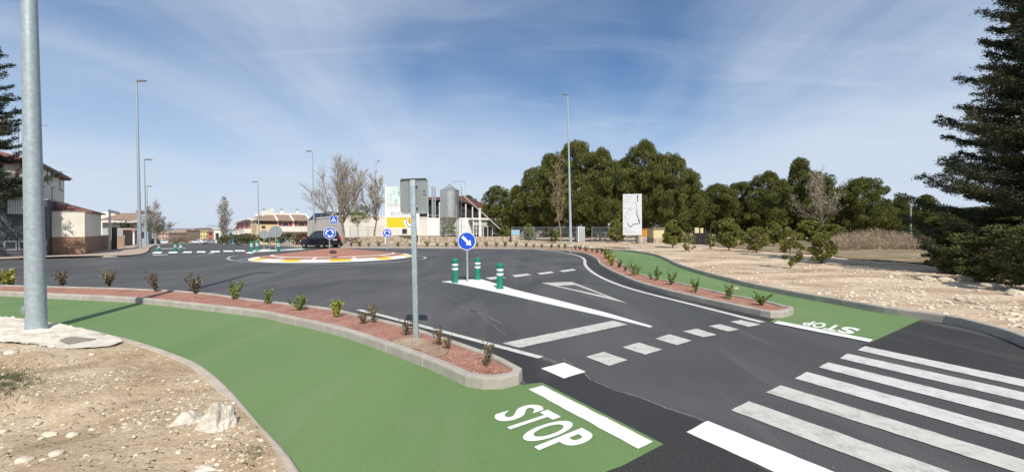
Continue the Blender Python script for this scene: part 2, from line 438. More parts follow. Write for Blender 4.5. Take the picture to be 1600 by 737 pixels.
def ribbon(mb, pts, w, z, zfun=None):
    P = [Vector(p[:2]) for p in pts]
    A = offset_line(P, w / 2); B = offset_line(P, -w / 2)
    zz = lambda p: z + (zfun(p.x, p.y) if zfun else 0)
    vs = []
    for a, b in zip(A, B): vs += [(a.x, a.y, zz(a)), (b.x, b.y, zz(b))]
    mb.add(vs, [(2 * i, 2 * i + 1, 2 * i + 3, 2 * i + 2) for i in range(len(P) - 1)])

# base ground: one sheet to the horizon, just below everything else
def build_ground():
    xs = [-3000, -1500, -700, -400, -250] + list(range(-180, 181, 6)) + [250, 400, 700, 1500, 3000]
    ys = [-1500, -500, -100, -20, -6, 0] + list(range(6, 181, 6)) + [220, 300, 450, 700, 1200, 2000, 4500]
    vs = []
    for y in ys:
        for x in xs: vs.append((x, y, zf(x, y) - 0.06))
    nx = len(xs); fs = [(j * nx + i, j * nx + i + 1, (j + 1) * nx + i + 1, (j + 1) * nx + i) for j in range(len(ys) - 1) for i in range(nx - 1)]
    mb = MB(); mb.add(vs, fs); o = mb.build('ground', M_scrub, smooth=True, fix=False); o['kind'] = 'structure'
build_ground()

# ---- outlines (read off the photograph and carried back onto the ground plane)
right_kerb_px = [(951, 391), (975, 392.5), (999, 395.6), (1022, 400), (1041, 407.5), (1058, 416.5), (1094, 428.5), (1130, 438.5), (1165, 448), (1236, 463), (1300, 475), (1380, 490), (1440, 499), (1486, 506), (1520, 515), (1556, 525), (1600, 542), (1680, 580), (1800, 640)]
RK = [Vector(p) for p in GP(right_kerb_px)]
RKs = catmull(RK, 6)
back_px = [(-300, 414), (-100, 409), (0, 407), (65, 404), (138, 402), (195, 401), (222, 398), (232, 393)]
back_r = [(470, 387.3), (533, 387.4), (600, 387.6), (700, 388.2), (800, 389), (845, 390.6), (875, 392.5), (900, 395.5), (918, 399.5), (931, 406)]
asph = [(-14, -6)] + [(-45, -6), (-45, 10)] + GP(back_px[:1]) + GP(back_px[1:]) + [S(-3.0, 60)]
asph += [S(9.4, 60)] + GP(back_r) + [Vector(p) for p in GP([(940, 400), (951, 391)])] + [tuple(p) for p in RKs[1:]] + [(9, -6)]
road = drape('road', asph, M_asph, lambda x, y: zf(x, y), 4.0)
# street that leads away and falls gently
mb = MB(); vs = []; us = [-3.0, 0, 3.2, 6.4, 9.4]; vv = [60 + 5 * i for i in range(29)]
for v in vv:
    for u in us:
        x, y = S(u, v); vs.append((x, y, zf(x, y)))
mb.add(vs, [(j * 5 + i, j * 5 + i + 1, (j + 1) * 5 + i + 1, (j + 1) * 5 + i) for j in range(len(vv) - 1) for i in range(4)])
o = mb.build('street', M_asph, smooth=True); o['kind'] = 'structure'

# fresh, darker asphalt patches
patch1 = GP([(822, 598), (812, 580), (779, 560), (738, 545), (690, 531), (657, 520), (600, 503), (557, 492), (560, 486), (600, 496.5), (655, 511), (700, 523), (760, 539), (800, 549.5), (845, 561.5), (870, 572), (915, 585), (940, 600), (1000, 622), (1060, 645), (1102, 660), (1076, 672), (1200, 737), (1500, 920), (900, 1000), (949, 737), (970, 730), (1038, 695), (847, 597)])
flat('fresh_asphalt_patch', patch1, M_asph_new, 0.004, road)
patch2 = GP([(1362, 536), (1440, 499.5), (1486, 506.5), (1520, 515.5), (1556, 526), (1600, 543), (1700, 590), (1800, 640), (1800, 640), (1352, 541.5), (1345, 539)])
flat('fresh_asphalt_patch', patch2, M_asph_new, 0.004, road)
strip = GP([(882, 393.5), (905, 397.5), (922, 402), (931, 410), (951, 425), (999, 447), (1070, 467), (1141, 483.5), (1200, 496.6), (1228, 500), (1211, 503.5), (1094, 479.5), (999, 456), (956, 441.5), (927.5, 427), (914, 415), (913, 405), (903, 399.5)])
flat('fresh_asphalt_patch', strip, M_asph_new, 0.004, road)
# pale seam between old and new asphalt
mb = MB()
seam = resample(catmull(GP([(880, 560), (915, 586), (925, 594), (960, 609), (1000, 621), (1040, 637), (1075, 648), (1104, 659)]), 6), 0.06)
random.seed(4)
seam = [Vector((p.x + random.uniform(-.012, .012), p.y + random.uniform(-.012, .012))) for p in seam]
ribbon(mb, seam, 0.009, 0.006); mb.build('asphalt_seam', mat('seam_dust', (.30, .28, .25), .9, var=.3, scale=12), road)
mb = MB()
for L, w in (([(648, 437), (672, 447), (700, 462), (737, 484), (775, 512), (790, 524)], 0.03), ([(600, 432), (640, 438), (668, 447)], 0.035), ([(715, 477), (760, 494), (785, 506)], 0.06), ([(845, 557), (850, 560), (870, 566)], 0.08)):
    q = resample(catmull(GP(L), 6), 0.12); q = [Vector((p.x + random.uniform(-.02, .02), p.y + random.uniform(-.02, .02))) for p in q]
    ribbon(mb, q, w, 0.0045)
mb.build('dusty_track_mark', mat('dust_mark', (0.12, 0.115, 0.105), 0.9, var=0.2, scale=3), road)

# ---- painted markings
def mark(name, px, m=M_white, z=0.008, parent=None): return flat(name, GP(px), m, z, parent or road)
ZB = [((1105.8, 657.9), (1072.7, 675.3), (1301, 737), (1208.7, 737), M_white), ((1170.3, 627.2), (1142.4, 641.1), (1482.5, 737), (1393.6, 737), M_worn),
      ((1219.9, 602.1), (1196.5, 613.2), (1600, 718.9), (1600, 742), M_worn), ((1261, 581.2), (1241.8, 591.6), (1600, 675.3), (1600, 694.5), M_edge),
      ((1294.2, 566.2), (1279.5, 574.2), (1600, 640.4), (1600, 656.8), M_edge), ((1323.8, 552.5), (1312.3, 560.2), (1600, 613.2), (1600, 627.2), M_edge), ((1351.7, 541), (1340.2, 547.3), (1600, 593.4), (1600, 604.5), M_edge)]
for ul, ll, ur, lr, m in ZB:
    A, B, C_, D = [Vector(G(*p)) for p in (ul, ll, ur, lr)]
    d1 = (C_ - A).normalized(); d2 = (D - B).normalized()
    L = 6.4
    o = flat('crosswalk_stripe', [A, A + d1 * L, B + d2 * L, B], m, 0.008, road)
Z6 = lambda p: (740 + p[0] * .3488, 480 + p[1] * .3488)
for q in ([(302, 275), (405, 248), (503, 290), (405, 320)], [(503, 222), (583, 200), (690, 237), (608, 263)], [(667, 180), (740, 158), (845, 190), (770, 213)], [(812, 141), (878, 121), (977, 150), (912, 170)]):
    mark('lane_dash', [Z6(p) for p in q], M_white if q[0][1] == 275 else M_worn)
for q in ([(1067, 517.7), (1089, 513.8), (1120, 523), (1099, 527)], [(1106.5, 509.6), (1125, 506.5), (1155, 515), (1137, 518)], [(1141, 502.7), (1158, 500), (1189, 507), (1170, 510.7)]):
    mark('lane_dash', q, M_worn)
mark('give_way_bar', [(785, 536.5), (958, 501), (981, 507), (811.5, 543.5)], M_worn)
for q in ([(758.5, 433.8), (776, 432), (792, 434), (767, 437)], [(800, 430), (824, 427.5), (830, 429.5), (806, 433)], [(839, 426.8), (860.6, 424), (866.5, 426), (845, 429)], [(873.6, 423), (895, 420), (901, 422), (880, 425)]):
    mark('lane_dash', q, M_edge)
# yield triangle (outline)
ta, tb, tc_ = [Vector(G(*p)) for p in ((845.4, 442), (893.4, 440.3), (981, 474.2))]
ia, ib, ic = [Vector(G(*p)) for p in ((871, 446.6), (898, 445.1), (949, 463.5))]
mb = MB()
mb.add([(*p, 0.008) for p in (ta, tb, tc_, ia, ib, ic)], [(0, 3, 4, 1), (1, 4, 5, 2), (2, 5, 3, 0)]); mb.build('yield_triangle', M_worn, road)
# splitter island: thin raised white wedge with its long tail
z4 = lambda x, y: (650 + x * .2171, 340 + y * .2171)
spl = [(690.5, 440), (730, 437), (751, 436), (776, 443.5), (802, 452), (867, 468), (950, 489.5), (1019, 510), (1014, 511), (950, 495.5), (867, 477), (780, 457.3), (715, 443.3)]
mb = MB(); sp = [Vector(p) for p in GP(spl)]
mb.prism([tuple(p) for p in sp], 0.0, 0.012); o = mb.build('splitter_island', M_white); o['kind'] = 'structure'
# road edge lines
mb = MB()
e1 = resample(catmull(GP([(820, 389.3), (850, 391), (880, 394.6), (903, 399.5), (913, 405), (914.6, 414), (927.5, 426.5), (956, 440.8), (999, 455), (1094, 479), (1191, 503.7)]), 8), 0.25)
ribbon(mb, e1, 0.17, 0.010); mb.build('road_edge_line', M_edge, road)
mb = MB()
e2 = resample(catmull(GP([(560, 484), (600, 494), (655, 508.5), (700, 520.5), (760, 536.5), (800, 547), (845, 559)]), 8), 0.25)
ribbon(mb, e2, 0.13, 0.010); mb.build('road_edge_line', M_edge, road)
# far crosswalk and line work by the left street
for x0, x1, x2, x3, y0, y1 in ((241, 254, 251, 237, 393.2, 396), (265, 278, 276, 262, 393, 395.5), (287, 300, 299, 285, 392.6, 395), (308, 321, 321, 307, 392.2, 394.6), (329, 343, 344, 329, 391.7, 394), (348, 363, 365, 350, 391.2, 393.4), (366, 381, 384, 368, 390.6, 392.8)):
    mark('crosswalk_stripe', [(x0, y0), (x1, y0), (x2, y1), (x3, y1)])
for q in ([(238, 399), (262, 398), (262, 397.4), (240, 398.2)], [(383, 395.5), (396, 391), (421, 388.6), (424, 389.6), (402, 392.5), (393, 396)], [(400, 391.8), (470, 388.2), (478, 389.3), (402, 393.6)], [(244, 389), (290, 388), (290, 387.5), (244, 388.4)], [(326, 396), (335, 395.3), (335, 394.7), (326, 395.2)]):
    mark('lane_line', q)

# ---- roundabout island
RC = Vector((-12.7, 30.0)); RR = 5.25
def island():
    N = 132
    ph0 = math.atan2(-RC.y, -RC.x)
    root = None
    M_terr = mat('terracotta_paving', (0.29, 0.125, 0.085), 0.85, color2=(0.37, 0.175, 0.125), scale=6, bump=0.2, bscale=60, speck=0.12, speck_scale=50)
    M_cream = mat('cream_paint', (0.70, 0.63, 0.52), 0.7, var=0.06, scale=5)
    M_yel = mat('yellow_paint', (0.74, 0.44, 0.012), 0.6, var=0.08, scale=5)
    prof = [(RR + .12, 0.0), (RR + .02, .03), (RR - .06, .07), (RR - .45, .13), (RR - .5, .135)]
    def ring(r0, z0, r1, z1, a0=0, a1=N, mb=None):
        mb = mb or MB(); vs = []
        for k in range(a0, a1 + 1):
            a = 2 * PI * k / N
            vs += [(RC.x + r0 * math.cos(a), RC.y + r0 * math.sin(a), z0), (RC.x + r1 * math.cos(a), RC.y + r1 * math.sin(a), z1)]
        mb.add(vs, [(2 * i, 2 * i + 1, 2 * i + 3, 2 * i + 2) for i in range(a1 - a0)])
        return mb
    def zin(r): return 0.135 + (RR - .5 - r) * 0.112
    body = MB()
    rs = [RR - .5, 4.2, 3.95, 3.3, 2.6, 1.8, 1.0, 0.3]
    for a, b in zip(rs, rs[1:]): ring(a, zin(a), b, zin(b), mb=body)
    a = 0.3; vs = [(RC.x + a * math.cos(2 * PI * k / 24), RC.y + a * math.sin(2 * PI * k / 24), zin(a)) for k in range(24)]
    body.add(vs, [tuple(range(24))])
    root = body.build('roundabout_island', M_terr); root['kind'] = 'structure'
    seg = N // 11
    for i in range(11):
        s = i * seg + ISL_OFF
        for a0, a1, m, nm in ((s, s + 7, M_white, 'white_kerb_block'), (s + 7, s + seg, M_yel, 'yellow_kerb_block')):
            mb = MB()
            pp = prof if nm[0] == 'w' else prof[1:]
            for (r0, z0), (r1, z1) in zip(pp, pp[1:]): ring(r0, z0, r1, z1, a0, a1, mb)
            mb.build(nm, m, root)
            if nm[0] != 'w': ring(prof[0][0], 0, prof[1][0], prof[1][1], a0, a1).build('white_apron', M_white, root)
    ring(4.12, zin(4.12) + .006, 3.92, zin(3.92) + .006).build('ring_line', M_cream, root)
    mb = MB()
    for i in range(12):
        a = 2 * PI * i / 12 + 0.12; d = Vector((math.cos(a), math.sin(a))); t = Vector((-d.y, d.x)) * .09
        pts = [(RC + d * r + t * s) for r, s in ((4.12, 1), (4.12, -1), (RR - .5, -1), (RR - .5, 1))]
        mb.add([(p.x, p.y, zin((p - RC).length) + .008) for p in pts], [(0, 1, 2, 3)])
    mb.build('spoke_line', M_cream, root)
    return zin
ISL_OFF = 3
zin = island()
def zisl(x, y):
    r = (Vector((x, y)) - RC).length
    return zin(r) if r < RR - .5 else 0.0
# teardrop line marks either side of the island
for pts in ([(355, 404), (362, 400.5), (378, 399.2), (398, 399.5)], [(355, 404), (365, 407), (400, 409.5), (450, 411.5), (515, 412.4), (580, 411.5), (640, 407.5)], [(640, 400), (655, 400.2), (665, 402), (660, 404.5), (640, 405.5)], [(372, 406), (385, 404), (396, 402.5)]):
    mb = MB(); ribbon(mb, resample(catmull(GP(pts), 8), .2), .12, .009); mb.build('lane_line', M_edge, road)

# ---- kerbs
def kerb(name, pts, h, w, inner, parent=None, stone=1.0, closed=False, m=None, z0=0.0, zfun=None, mort=None):
    """row of concrete kerb stones; inner = +1 / -1 says which side of the line the stone lies"""
    P = resample(pts, stone / 4, closed)
    n = len(P)
    def sec(p, q, grow=0.0):
        # cross-section points from face bottom to back
        return [(0.0 + grow, z0), (0.004 + grow, z0 + h - 0.03 - grow), (0.012 + grow, z0 + h - 0.01 - grow), (0.032 + grow, z0 + h - grow), (w - .01 - grow, z0 + h - grow), (w - grow, z0 + h - .012 - grow), (w - grow, z0 - .03)]
    nm = []
    for i in range(n):
        a = P[i - 1] if (closed or i > 0) else P[i]; b = P[(i + 1) % n] if (closed or i < n - 1) else P[i]
        t = (b - a).normalized(); nm.append(Vector((-t.y, t.x)) * inner)
    mb = MB(); mo = MB()
    S0 = sec(0, 0); S1 = sec(0, 0, 0.005)
    segs = range(0, n if closed else n - 1, 4)
    zz = (lambda p: zfun(p.x, p.y)) if zfun else (lambda p: 0)
    for s in segs:
        idx = [(s + k) for k in range(5)]
        if not closed: idx = [i for i in idx if i < n]
        elif s + 4 > n: idx = [i for i in idx if i <= n]
        idx = [i % n for i in idx]
        if len(idx) < 2: continue
        c = [P[i].copy() for i in idx]
        jw = 0.018 if s % 12 else 0.05
        c[0] = c[0].lerp(c[1], jw); c[-1] = c[-1].lerp(c[-2], jw)
        vs = []; K = len(S0)
        dz = random.uniform(-.003, .003)
        for j, i in enumerate(idx):
            for d, z in S0: q = c[j] + nm[i] * d; vs.append((q.x, q.y, z + zz(q) + (dz if z > z0 + .01 else 0)))
        fs = [(j * K + k, j * K + k + 1, (j + 1) * K + k + 1, (j + 1) * K + k) for j in range(len(idx) - 1) for k in range(K - 1)]
        fs += [tuple(range(K)), tuple(range((len(idx) - 1) * K, len(idx) * K))]
        mb.add(vs, fs)
    vs = []; K = len(S1)
    for i in range(n):
        for d, z in S1: q = P[i] + nm[i] * d; vs.append((q.x, q.y, z + zz(q)))
    rng = n if closed else n - 1
    mo.add(vs, [(j * K + k, j * K + k + 1, ((j + 1) % n) * K + k + 1, ((j + 1) % n) * K + k) for j in range(rng) for k in range(K - 1)])
    o = mb.build(name, m or M_conc, parent)
    if parent is None: o['kind'] = 'structure'
    j = mo.build('kerb_joint', mort or M_mort, o)
    return o
M_conc_r = mat('kerb_concrete_pale', (0.42, 0.36, 0.29), 0.85, var=0.12, scale=3, bump=0.3, bscale=40, speck=0.06, speck_scale=90)
KH = 0.15
# left planter
near = [(-200, 462), (-80, 461.5), (0, 463), (91, 467.6), (160, 471), (228, 475.5), (320, 486), (400, 495.5), (440, 504), (521, 523), (603, 551), (671, 578), (706, 594), (731, 606)]
near = [(x, y) for x, y in near]
endp = [(766, 611), (805, 606), (820, 595)]
far_ = [(779, 553.5), (738.5, 539.5), (700, 526.5), (657, 513), (610, 500.5), (557, 488.5), (520, 480.5), (460, 473.5), (395, 466), (308, 455), (200, 449.5), (91, 446.5), (0, 444.5), (-80, 443), (-200, 441.5)]
n_g = [Vector(p) for p in GP(near)]; e_g = [Vector(p) for p in GP(endp)]; f_g = [Vector(p) for p in GP(far_, KH)]
loopL = [Vector(p) for p in catmull(n_g, 4)] + e_g + [Vector(G(816, 573, KH))] + [Vector(p) for p in catmull(f_g, 4)]
def signed(pts): return sum(a.x * b.y - b.x * a.y for a, b in zip(pts, pts[1:] + pts[:1])) / 2
def planter(loop, name, m=None):
    inn = 1 if signed(loop) > 0 else -1
    body = offset_line(loop, inn * 0.05, True)
    o = drape(name, body, m or M_red, lambda x, y: 0.115 + 0.018 * noise.noise(Vector((x * 2.3, y * 2.3, 0))) + 0.012 * noise.noise(Vector((x * 9, y * 9, 4))), 0.3, stepY=0.3)
    kerb('kerb', loop, KH, 0.12, inn, o, 1.0, True)
    return o
pl1 = planter(loopL, 'planting_strip')
# bare brown soil round the sign post
so = [Vector(p) for p in catmull(GP([(612, 532), (640, 526), (665, 529), (695, 541), (700, 549), (684, 555), (655, 546), (628, 540)], .13), 4, True)]
drape('bare_soil_patch', [tuple(p) for p in so], M_bed, lambda x, y: 0.1365 + 0.022 * noise.noise(Vector((x * 2.3, y * 2.3, 0))) + 0.014 * noise.noise(Vector((x * 9, y * 9, 4))) - .014, .1, parent=pl1)
mb = MB()
# right planter, continuing as the bed behind the roundabout
r_near = [(893, 394.6), (905, 396.3), (918, 399.5), (932, 407.5), (935, 414), (951, 425), (975, 437), (999, 447), (1035, 458), (1070, 467), (1141, 483.5), (1175, 491), (1200.6, 496.6)]
r_end = [(1224, 496.8), (1238, 493), (1242, 488)]
r_far = [(1232, 478), (1200.6, 469.5), (1153, 461), (1105.6, 450.5), (1046, 437.5), (999, 426), (975, 413), (958, 401), (949, 392.5), (930, 388.4), (912, 386.4), (893, 385.2)]
loopR = [Vector(p) for p in catmull(GP(r_near), 4)] + [Vector(p) for p in GP(r_end)] + [Vector(p) for p in catmull(GP(r_far, KH), 4)]
pl2 = planter(loopR, 'planting_strip')
b_near = [(470, 387.3), (600, 387.6), (700, 388.2), (800, 389), (845, 390.6), (875, 392.5), (892, 394.4)]
b_far = [(892, 385.1), (880, 384.6), (800, 383.8), (700, 383.2), (600, 383.0), (520, 383), (466, 383)]
pl3 = planter([Vector(p) for p in catmull(GP(b_near), 4)] + [Vector(p) for p in catmull(GP(b_far, KH), 4)], 'planting_strip', M_bed)
pp_ = [Vector(p) for p in catmull(GP([(470, 383), (600, 383), (700, 383.2), (800, 383.8), (880, 384.6), (915, 386.4), (932, 388.6)], KH), 4)]
mb = MB(); ribbon(mb, [Vector((p.x, p.y + .85)) for p in pp_], 1.5, .185); o = mb.build('footpath', mat('pale_path', (.60, .53, .42), .9, var=.1, scale=1.5)); o['kind'] = 'structure'

# ---- green cycle paths
gl_out = [(-260, 478), (-100, 487), (0, 496), (41, 499.5), (101, 508.5), (138, 516), (179, 525.6), (220, 536), (288, 560), (324, 579.5), (360, 611), (402, 659), (444, 704), (468, 737), (540, 850)]
GL = [Vector(p) for p in catmull(GP(gl_out), 5)]
gl_poly = GL + [Vector(p) for p in GP([(700, 1100), (860, 860), (949, 737), (970, 730), (1036.5, 694.5), (847, 598.2), (820, 602), (806, 600)])] + [Vector(p) for p in GP([(780, 590), (740, 585), (671, 565), (603, 538), (521, 512), (440, 492), (320, 474), (228, 464), (91, 458), (0, 454), (-200, 452)])]
path1 = flat('cycle_path', gl_poly, M_green, 0.010)
gr_poly = [Vector(p) for p in catmull(GP(right_kerb_px[:13]), 6)] + [Vector(p) for p in GP([(1362, 534.5), (1203, 503), (1215, 496), (1232, 484), (1200, 474), (1153, 465), (1105, 455), (1046, 442), (999, 431), (975, 418), (958, 405), (949, 394), (940, 390)])]
path2 = flat('cycle_path', gr_poly, M_green, 0.010)
z7 = lambda p: (750 + p[0] * .19947, 590 + p[1] * .19947)
flat('stop_line', GP([z7(p) for p in ((490, 68), (1355, 510), (1238, 567), (380, 98))]), M_white, 0.016, path1)
flat('stop_line', GP([(1216, 502), (1364, 531.3), (1359, 535.4), (1208.5, 505.3)]), M_white, 0.016, path2)

def text_polys(body, bold=0.0, res=6):
    cu = bpy.data.curves.new('lettering', 'FONT'); cu.body = body; cu.size = 1.0; cu.offset = bold; cu.resolution_u = res
    o = bpy.data.objects.new('tmp_text', cu); col.objects.link(o)
    dg = bpy.context.evaluated_depsgraph_get(); dg.update()
    me = o.evaluated_get(dg).to_mesh()
    V = [tuple(v.co) for v in me.vertices]; Fc = [tuple(p.vertices) for p in me.polygons]
    o.evaluated_get(dg).to_mesh_clear()
    bpy.data.objects.remove(o); bpy.data.curves.remove(cu)
    xs = [v[0] for v in V]; ys = [v[1] for v in V]
    x0, x1, y0, y1 = min(xs), max(xs), min(ys), max(ys)
    return [((v[0] - x0) / (x1 - x0), (v[1] - y0) / (y1 - y0)) for v in V], Fc, (x1 - x0) / (y1 - y0)
def homog(q):
    """unit square -> 4 points BL, BR, TR, TL"""
    A = []; B = []
    for (u, v), (x, y) in zip(((0, 0), (1, 0), (1, 1), (0, 1)), q):
        A.append([u, v, 1, 0, 0, 0, -u * x, -v * x]); B.append(x); A.append([0, 0, 0, u, v, 1, -u * y, -v * y]); B.append(y)
    h = np.linalg.solve(np.array(A), np.array(B))
    return lambda u, v: ((h[0] * u + h[1] * v + h[2]) / (h[6] * u + h[7] * v + 1), (h[3] * u + h[4] * v + h[5]) / (h[6] * u + h[7] * v + 1))
def ground_text(name, body, quad, parent, z, bold=0.02):
    V, Fc = [], []
    cells = ((0.0, .235), (.245, .475), (.505, .755), (.785, 1.0))      # road lettering: every letter the same narrow width
    for ch, (c0, c1) in zip(body, cells):
        v_, f_, _ = text_polys(ch, bold); o_ = len(V)
        V += [(c0 + (c1 - c0) * a, b) for a, b in v_]; Fc += [tuple(i + o_ for i in f) for f in f_]
    # measured corner points on the pavement; letters are stretched as road lettering is
    H = homog([G(*p) for p in quad])
    mb = MB(); mb.add([(*H(u, v), z) for u, v in V], Fc)
    return mb.build(name, M_white, parent)
ground_text('stop_lettering', 'STOP', [z7((85, 305)), z7((545, 640)), z7((925, 470)), z7((430, 205))], path1, 0.016, 0.03)
zr = lambda p: (1190 + p[0] * .16875, 480 + p[1] * .16875)
ground_text('stop_lettering', 'STOP', [zr((925, 205)), zr((425, 128)), zr((365, 165)), zr((825, 258))], path2, 0.016, 0.035)

# flush kerb of the left path and upright dark-faced kerb of the right path
kerb('path_edging', resample(GL, .25), 0.035, 0.12, -1, None, 1.0, m=M_conc_r)
kerb('path_edging', resample(RKs, .25), 0.17, 0.14, 1, None, 1.0, m=M_conc)

# ---- dirt: left foreground
dl_in = offset_line(GL, -0.09)
dl = [(-30, -4), (-30, 11.5)] + [tuple(p) for p in dl_in] + [(-1.2, -4)]
pad_px = [(-140, 492), (0, 497), (60, 505), (101, 512), (138, 519), (179, 529), (192, 537), (178, 543), (150, 547), (110, 549), (80, 547), (55, 541), (20, 539), (-140, 530)]
pad_g = [Vector(p) for p in GP(pad_px)]
def in_poly(x, y, P):
    c = False; j = len(P) - 1
    for i in range(len(P)):
        if (P[i].y > y) != (P[j].y > y) and x < (P[j].x - P[i].x) * (y - P[i].y) / (P[j].y - P[i].y) + P[i].x: c = not c
        j = i
    return c
GLn = np.array([tuple(p) for p in GL])
def zdirtL(x, y):
    d = np.min(np.hypot(GLn[:, 0] - x, GLn[:, 1] - y))
    w = min(1, max(0, (d - 0.1) / 1.2))
    z = 0.012 + w * (0.07 + 0.15 * noise.noise(Vector((x * .55, y * .55, 7))) + 0.05 * noise.noise(Vector((x * 1.7, y * 1.7, 2)))) + min(1, d * 3) * (0.022 * noise.noise(Vector((x * 5, y * 5, 1))) + 0.010 * noise.noise(Vector((x * 14, y * 14, 1))))
    r = math.hypot(x + 2.62, y - 3.75)
    z += 0.10 * math.exp(-(r / .9) ** 2)
    if in_poly(x, y, pad_g): z = min(z, 0.02)
    return max(z, 0.014 + .004 * noise.noise(Vector((x * 9, y * 9, 5))))
dirtL = drape('bare_dirt_ground', dl, M_dirtL, zdirtL, 0.085)
M_pad = mat('rough_concrete', (0.56, 0.50, 0.41), 0.9, color2=(0.74, 0.68, 0.57), scale=3, bump=1.0, bscale=14, detail=9, bdist=0.04)
pad = drape('concrete_footing', pad_g, M_pad, lambda x, y: 0.05 + (0.045 * noise.noise(Vector((x * 4, y * 4, 0))) + 0.03 * noise.noise(Vector((x * 11, y * 11, 0)))) * (1 if x < -7.2 else .35), 0.05)
M_lid = mat('rusty_lid', (0.20, 0.175, 0.14), 0.8, color2=(0.30, 0.27, 0.22), scale=12, bump=0.5, bscale=60)
lid_c = [G(*p, 0.06) for p in ((91, 531.5), (112, 526.5), (150, 530), (110, 537))]
mb = MB(); mb.prism(lid_c, 0.05, 0.075); o = mb.build('manhole_cover', M_lid)
props(o, 'small rusty manhole cover set in the pale concrete beside the large lamp post', 'manhole cover')

# ---- dirt: open ground on the right and behind
RKb = offset_line(RKs, 0.12)
far_back = [Vector(p) for p in GP([(949, 390), (930, 386.2), (880, 383.5), (800, 382.2), (700, 381.8), (600, 381.5), (500, 381.5)], 0.13)]
dr = [tuple(p) for p in RKb[::-1]] + [tuple(p) for p in far_back] + [(-26, 70), (-10, 120), (60, 170), (190, 170), (190, 20), (60, -4), (12, -4)]
RKn = np.array([tuple(p) for p in list(RKs) + far_back])
def zdirtR(x, y):
    d = np.min(np.hypot(RKn[:, 0] - x, RKn[:, 1] - y))
    w = min(1, max(0, (d - .3) / 2.5)); 
    return 0.145 + w * (0.07 * noise.noise(Vector((x * .25, y * .25, 3))) + 0.06 * noise.noise(Vector((x * .8, y * .8, 3)))) + min(1, d) * 0.02 * noise.noise(Vector((x * 3, y * 3, 1)))
dirtR = drape('bare_earth_field', dr, M_dirtR, zdirtR, 1.3)

# darker, weedy ground beyond the bare strip on the right
sg = [Vector(p) for p in catmull(GP([(1120, 385), (1180, 391), (1240, 395.5), (1290, 399), (1330, 404), (1400, 409), (1500, 421), (1600, 432), (1750, 450)], .15), 6)] + [Vector(p) for p in ((60, 20), (80, 60), (60, 90), (30, 90))]
M_weedy = dirt_mat('weedy_ground', [(0.3, (0.13, 0.105, 0.06)), (0.5, (0.22, 0.17, 0.10)), (0.7, (0.36, 0.28, 0.19))], 0.4, 0.7, 2.0)
drape('weedy_ground', [tuple(p) for p in sg], M_weedy, lambda x, y: zdirtR(x, y) + .05, 1.3)

# ---- pavement of the left street
M_pave = mat('pavement', (0.34, 0.25, 0.20), 0.85, color2=(0.44, 0.36, 0.29), scale=1.5, bump=0.1, bscale=30, speck=0.1, speck_scale=20)
pk = [Vector(p) for p in catmull(GP(back_px), 5)] + [Vector(S(-3.0, v)) for v in range(58, 200, 4)]
pv = pk + [Vector(S(-6.0, v)) for v in range(198, 54, -4)] + [Vector(S(-6.0, 44.2)), Vector(S(-22, 43.2)), Vector(S(-60, 43))]
drape('pavement', [tuple(p) for p in pv], M_pave, lambda x, y: zf(x, y) + 0.12, 4.0)
kerb('kerb', resample(pk, 1), 0.13, 0.15, 1, None, 2.0, zfun=zf, m=M_conc_r)
# right pavement of the street
pk2 = [Vector(p) for p in GP([(520, 387.35), (470, 387.2)])] + [Vector(S(9.4, v)) for v in range(57, 200, 4)]
pv2 = pk2 + [Vector(S(11.6, v)) for v in range(197, 60, -4)] + [Vector(G(520, 383.5))]
drape('pavement', [tuple(p) for p in pv2], M_pave, lambda x, y: zf(x, y) + 0.12, 4.0)
kerb('kerb', resample(pk2, 1), 0.13, 0.15, -1, None, 2.0, zfun=zf, m=M_conc_r)

# ---- rocks
def rock_mesh(seed, rx, ry, rz, sub=3, rough=0.35):
    bm = bmesh.new(); bmesh.ops.create_icosphere(bm, subdivisions=sub, radius=1.0)
    rnd = random.Random(seed); planes = []
    for _ in range(9):
        n_ = Vector((rnd.uniform(-1, 1), rnd.uniform(-1, 1), rnd.uniform(-.6, 1))).normalized(); planes.append((n_, rnd.uniform(.62, .9)))
    off = Vector((seed * 3.1, seed * 1.7, 0))
    for v in bm.verts:
        p = v.co.copy()
        for n_, d in planes:
            k = p.dot(n_)
            if k > d: p -= n_ * (k - d)
        p *= 1 + rough * (noise.noise(p * 1.6 + off) * .6 + noise.noise(p * 4 + off) * .3 + noise.noise(p * 9 + off) * .14)
        v.co = Vector((p.x * rx, p.y * ry, p.z * rz))
    me = bpy.data.meshes.new('rock'); bm.to_mesh(me); bm.free(); return me
def place_rock(me, name, x, y, z, label, cat='rock', group=None, rz=0, s=1, m=None):
    if not me.materials: me.materials.append(m or M_stone)
    o = bpy.data.objects.new(name, me); col.objects.link(o); o.location = (x, y, z); o.rotation_euler = (0, 0, rz); o.scale = (s, s, s)
    return props(o, label, cat, group)
M_rock = mat('pale_rock', (0.46, 0.41, 0.33), 0.9, color2=(0.70, 0.64, 0.54), scale=7, bump=1.0, bscale=16, detail=9, bdist=0.03)
x, y = G(316, 700)
place_rock(rock_mesh(7, .17, .18, .22, 5, .34), 'boulder', x + .03, y + .12, .12, 'large craggy whitish boulder half buried in the brown dirt by the path edge', 'boulder', rz=.4, m=M_rock)
x, y = G(282, 692)
place_rock(rock_mesh(14, .20, .15, .16, 4, .38), 'boulder', x - .01, y + .10, .08, 'lower knobbly boulder leaning against the left of the largest boulder', 'boulder', rz=.8, m=M_rock)
x, y = G(275, 704)
place_rock(rock_mesh(8, .05, .05, .05, 3, .4), 'stone', x, y, .05, 'fist-sized white stone just in front of the lower boulder', 'stone', m=M_rock)
x, y = G(290, 760)
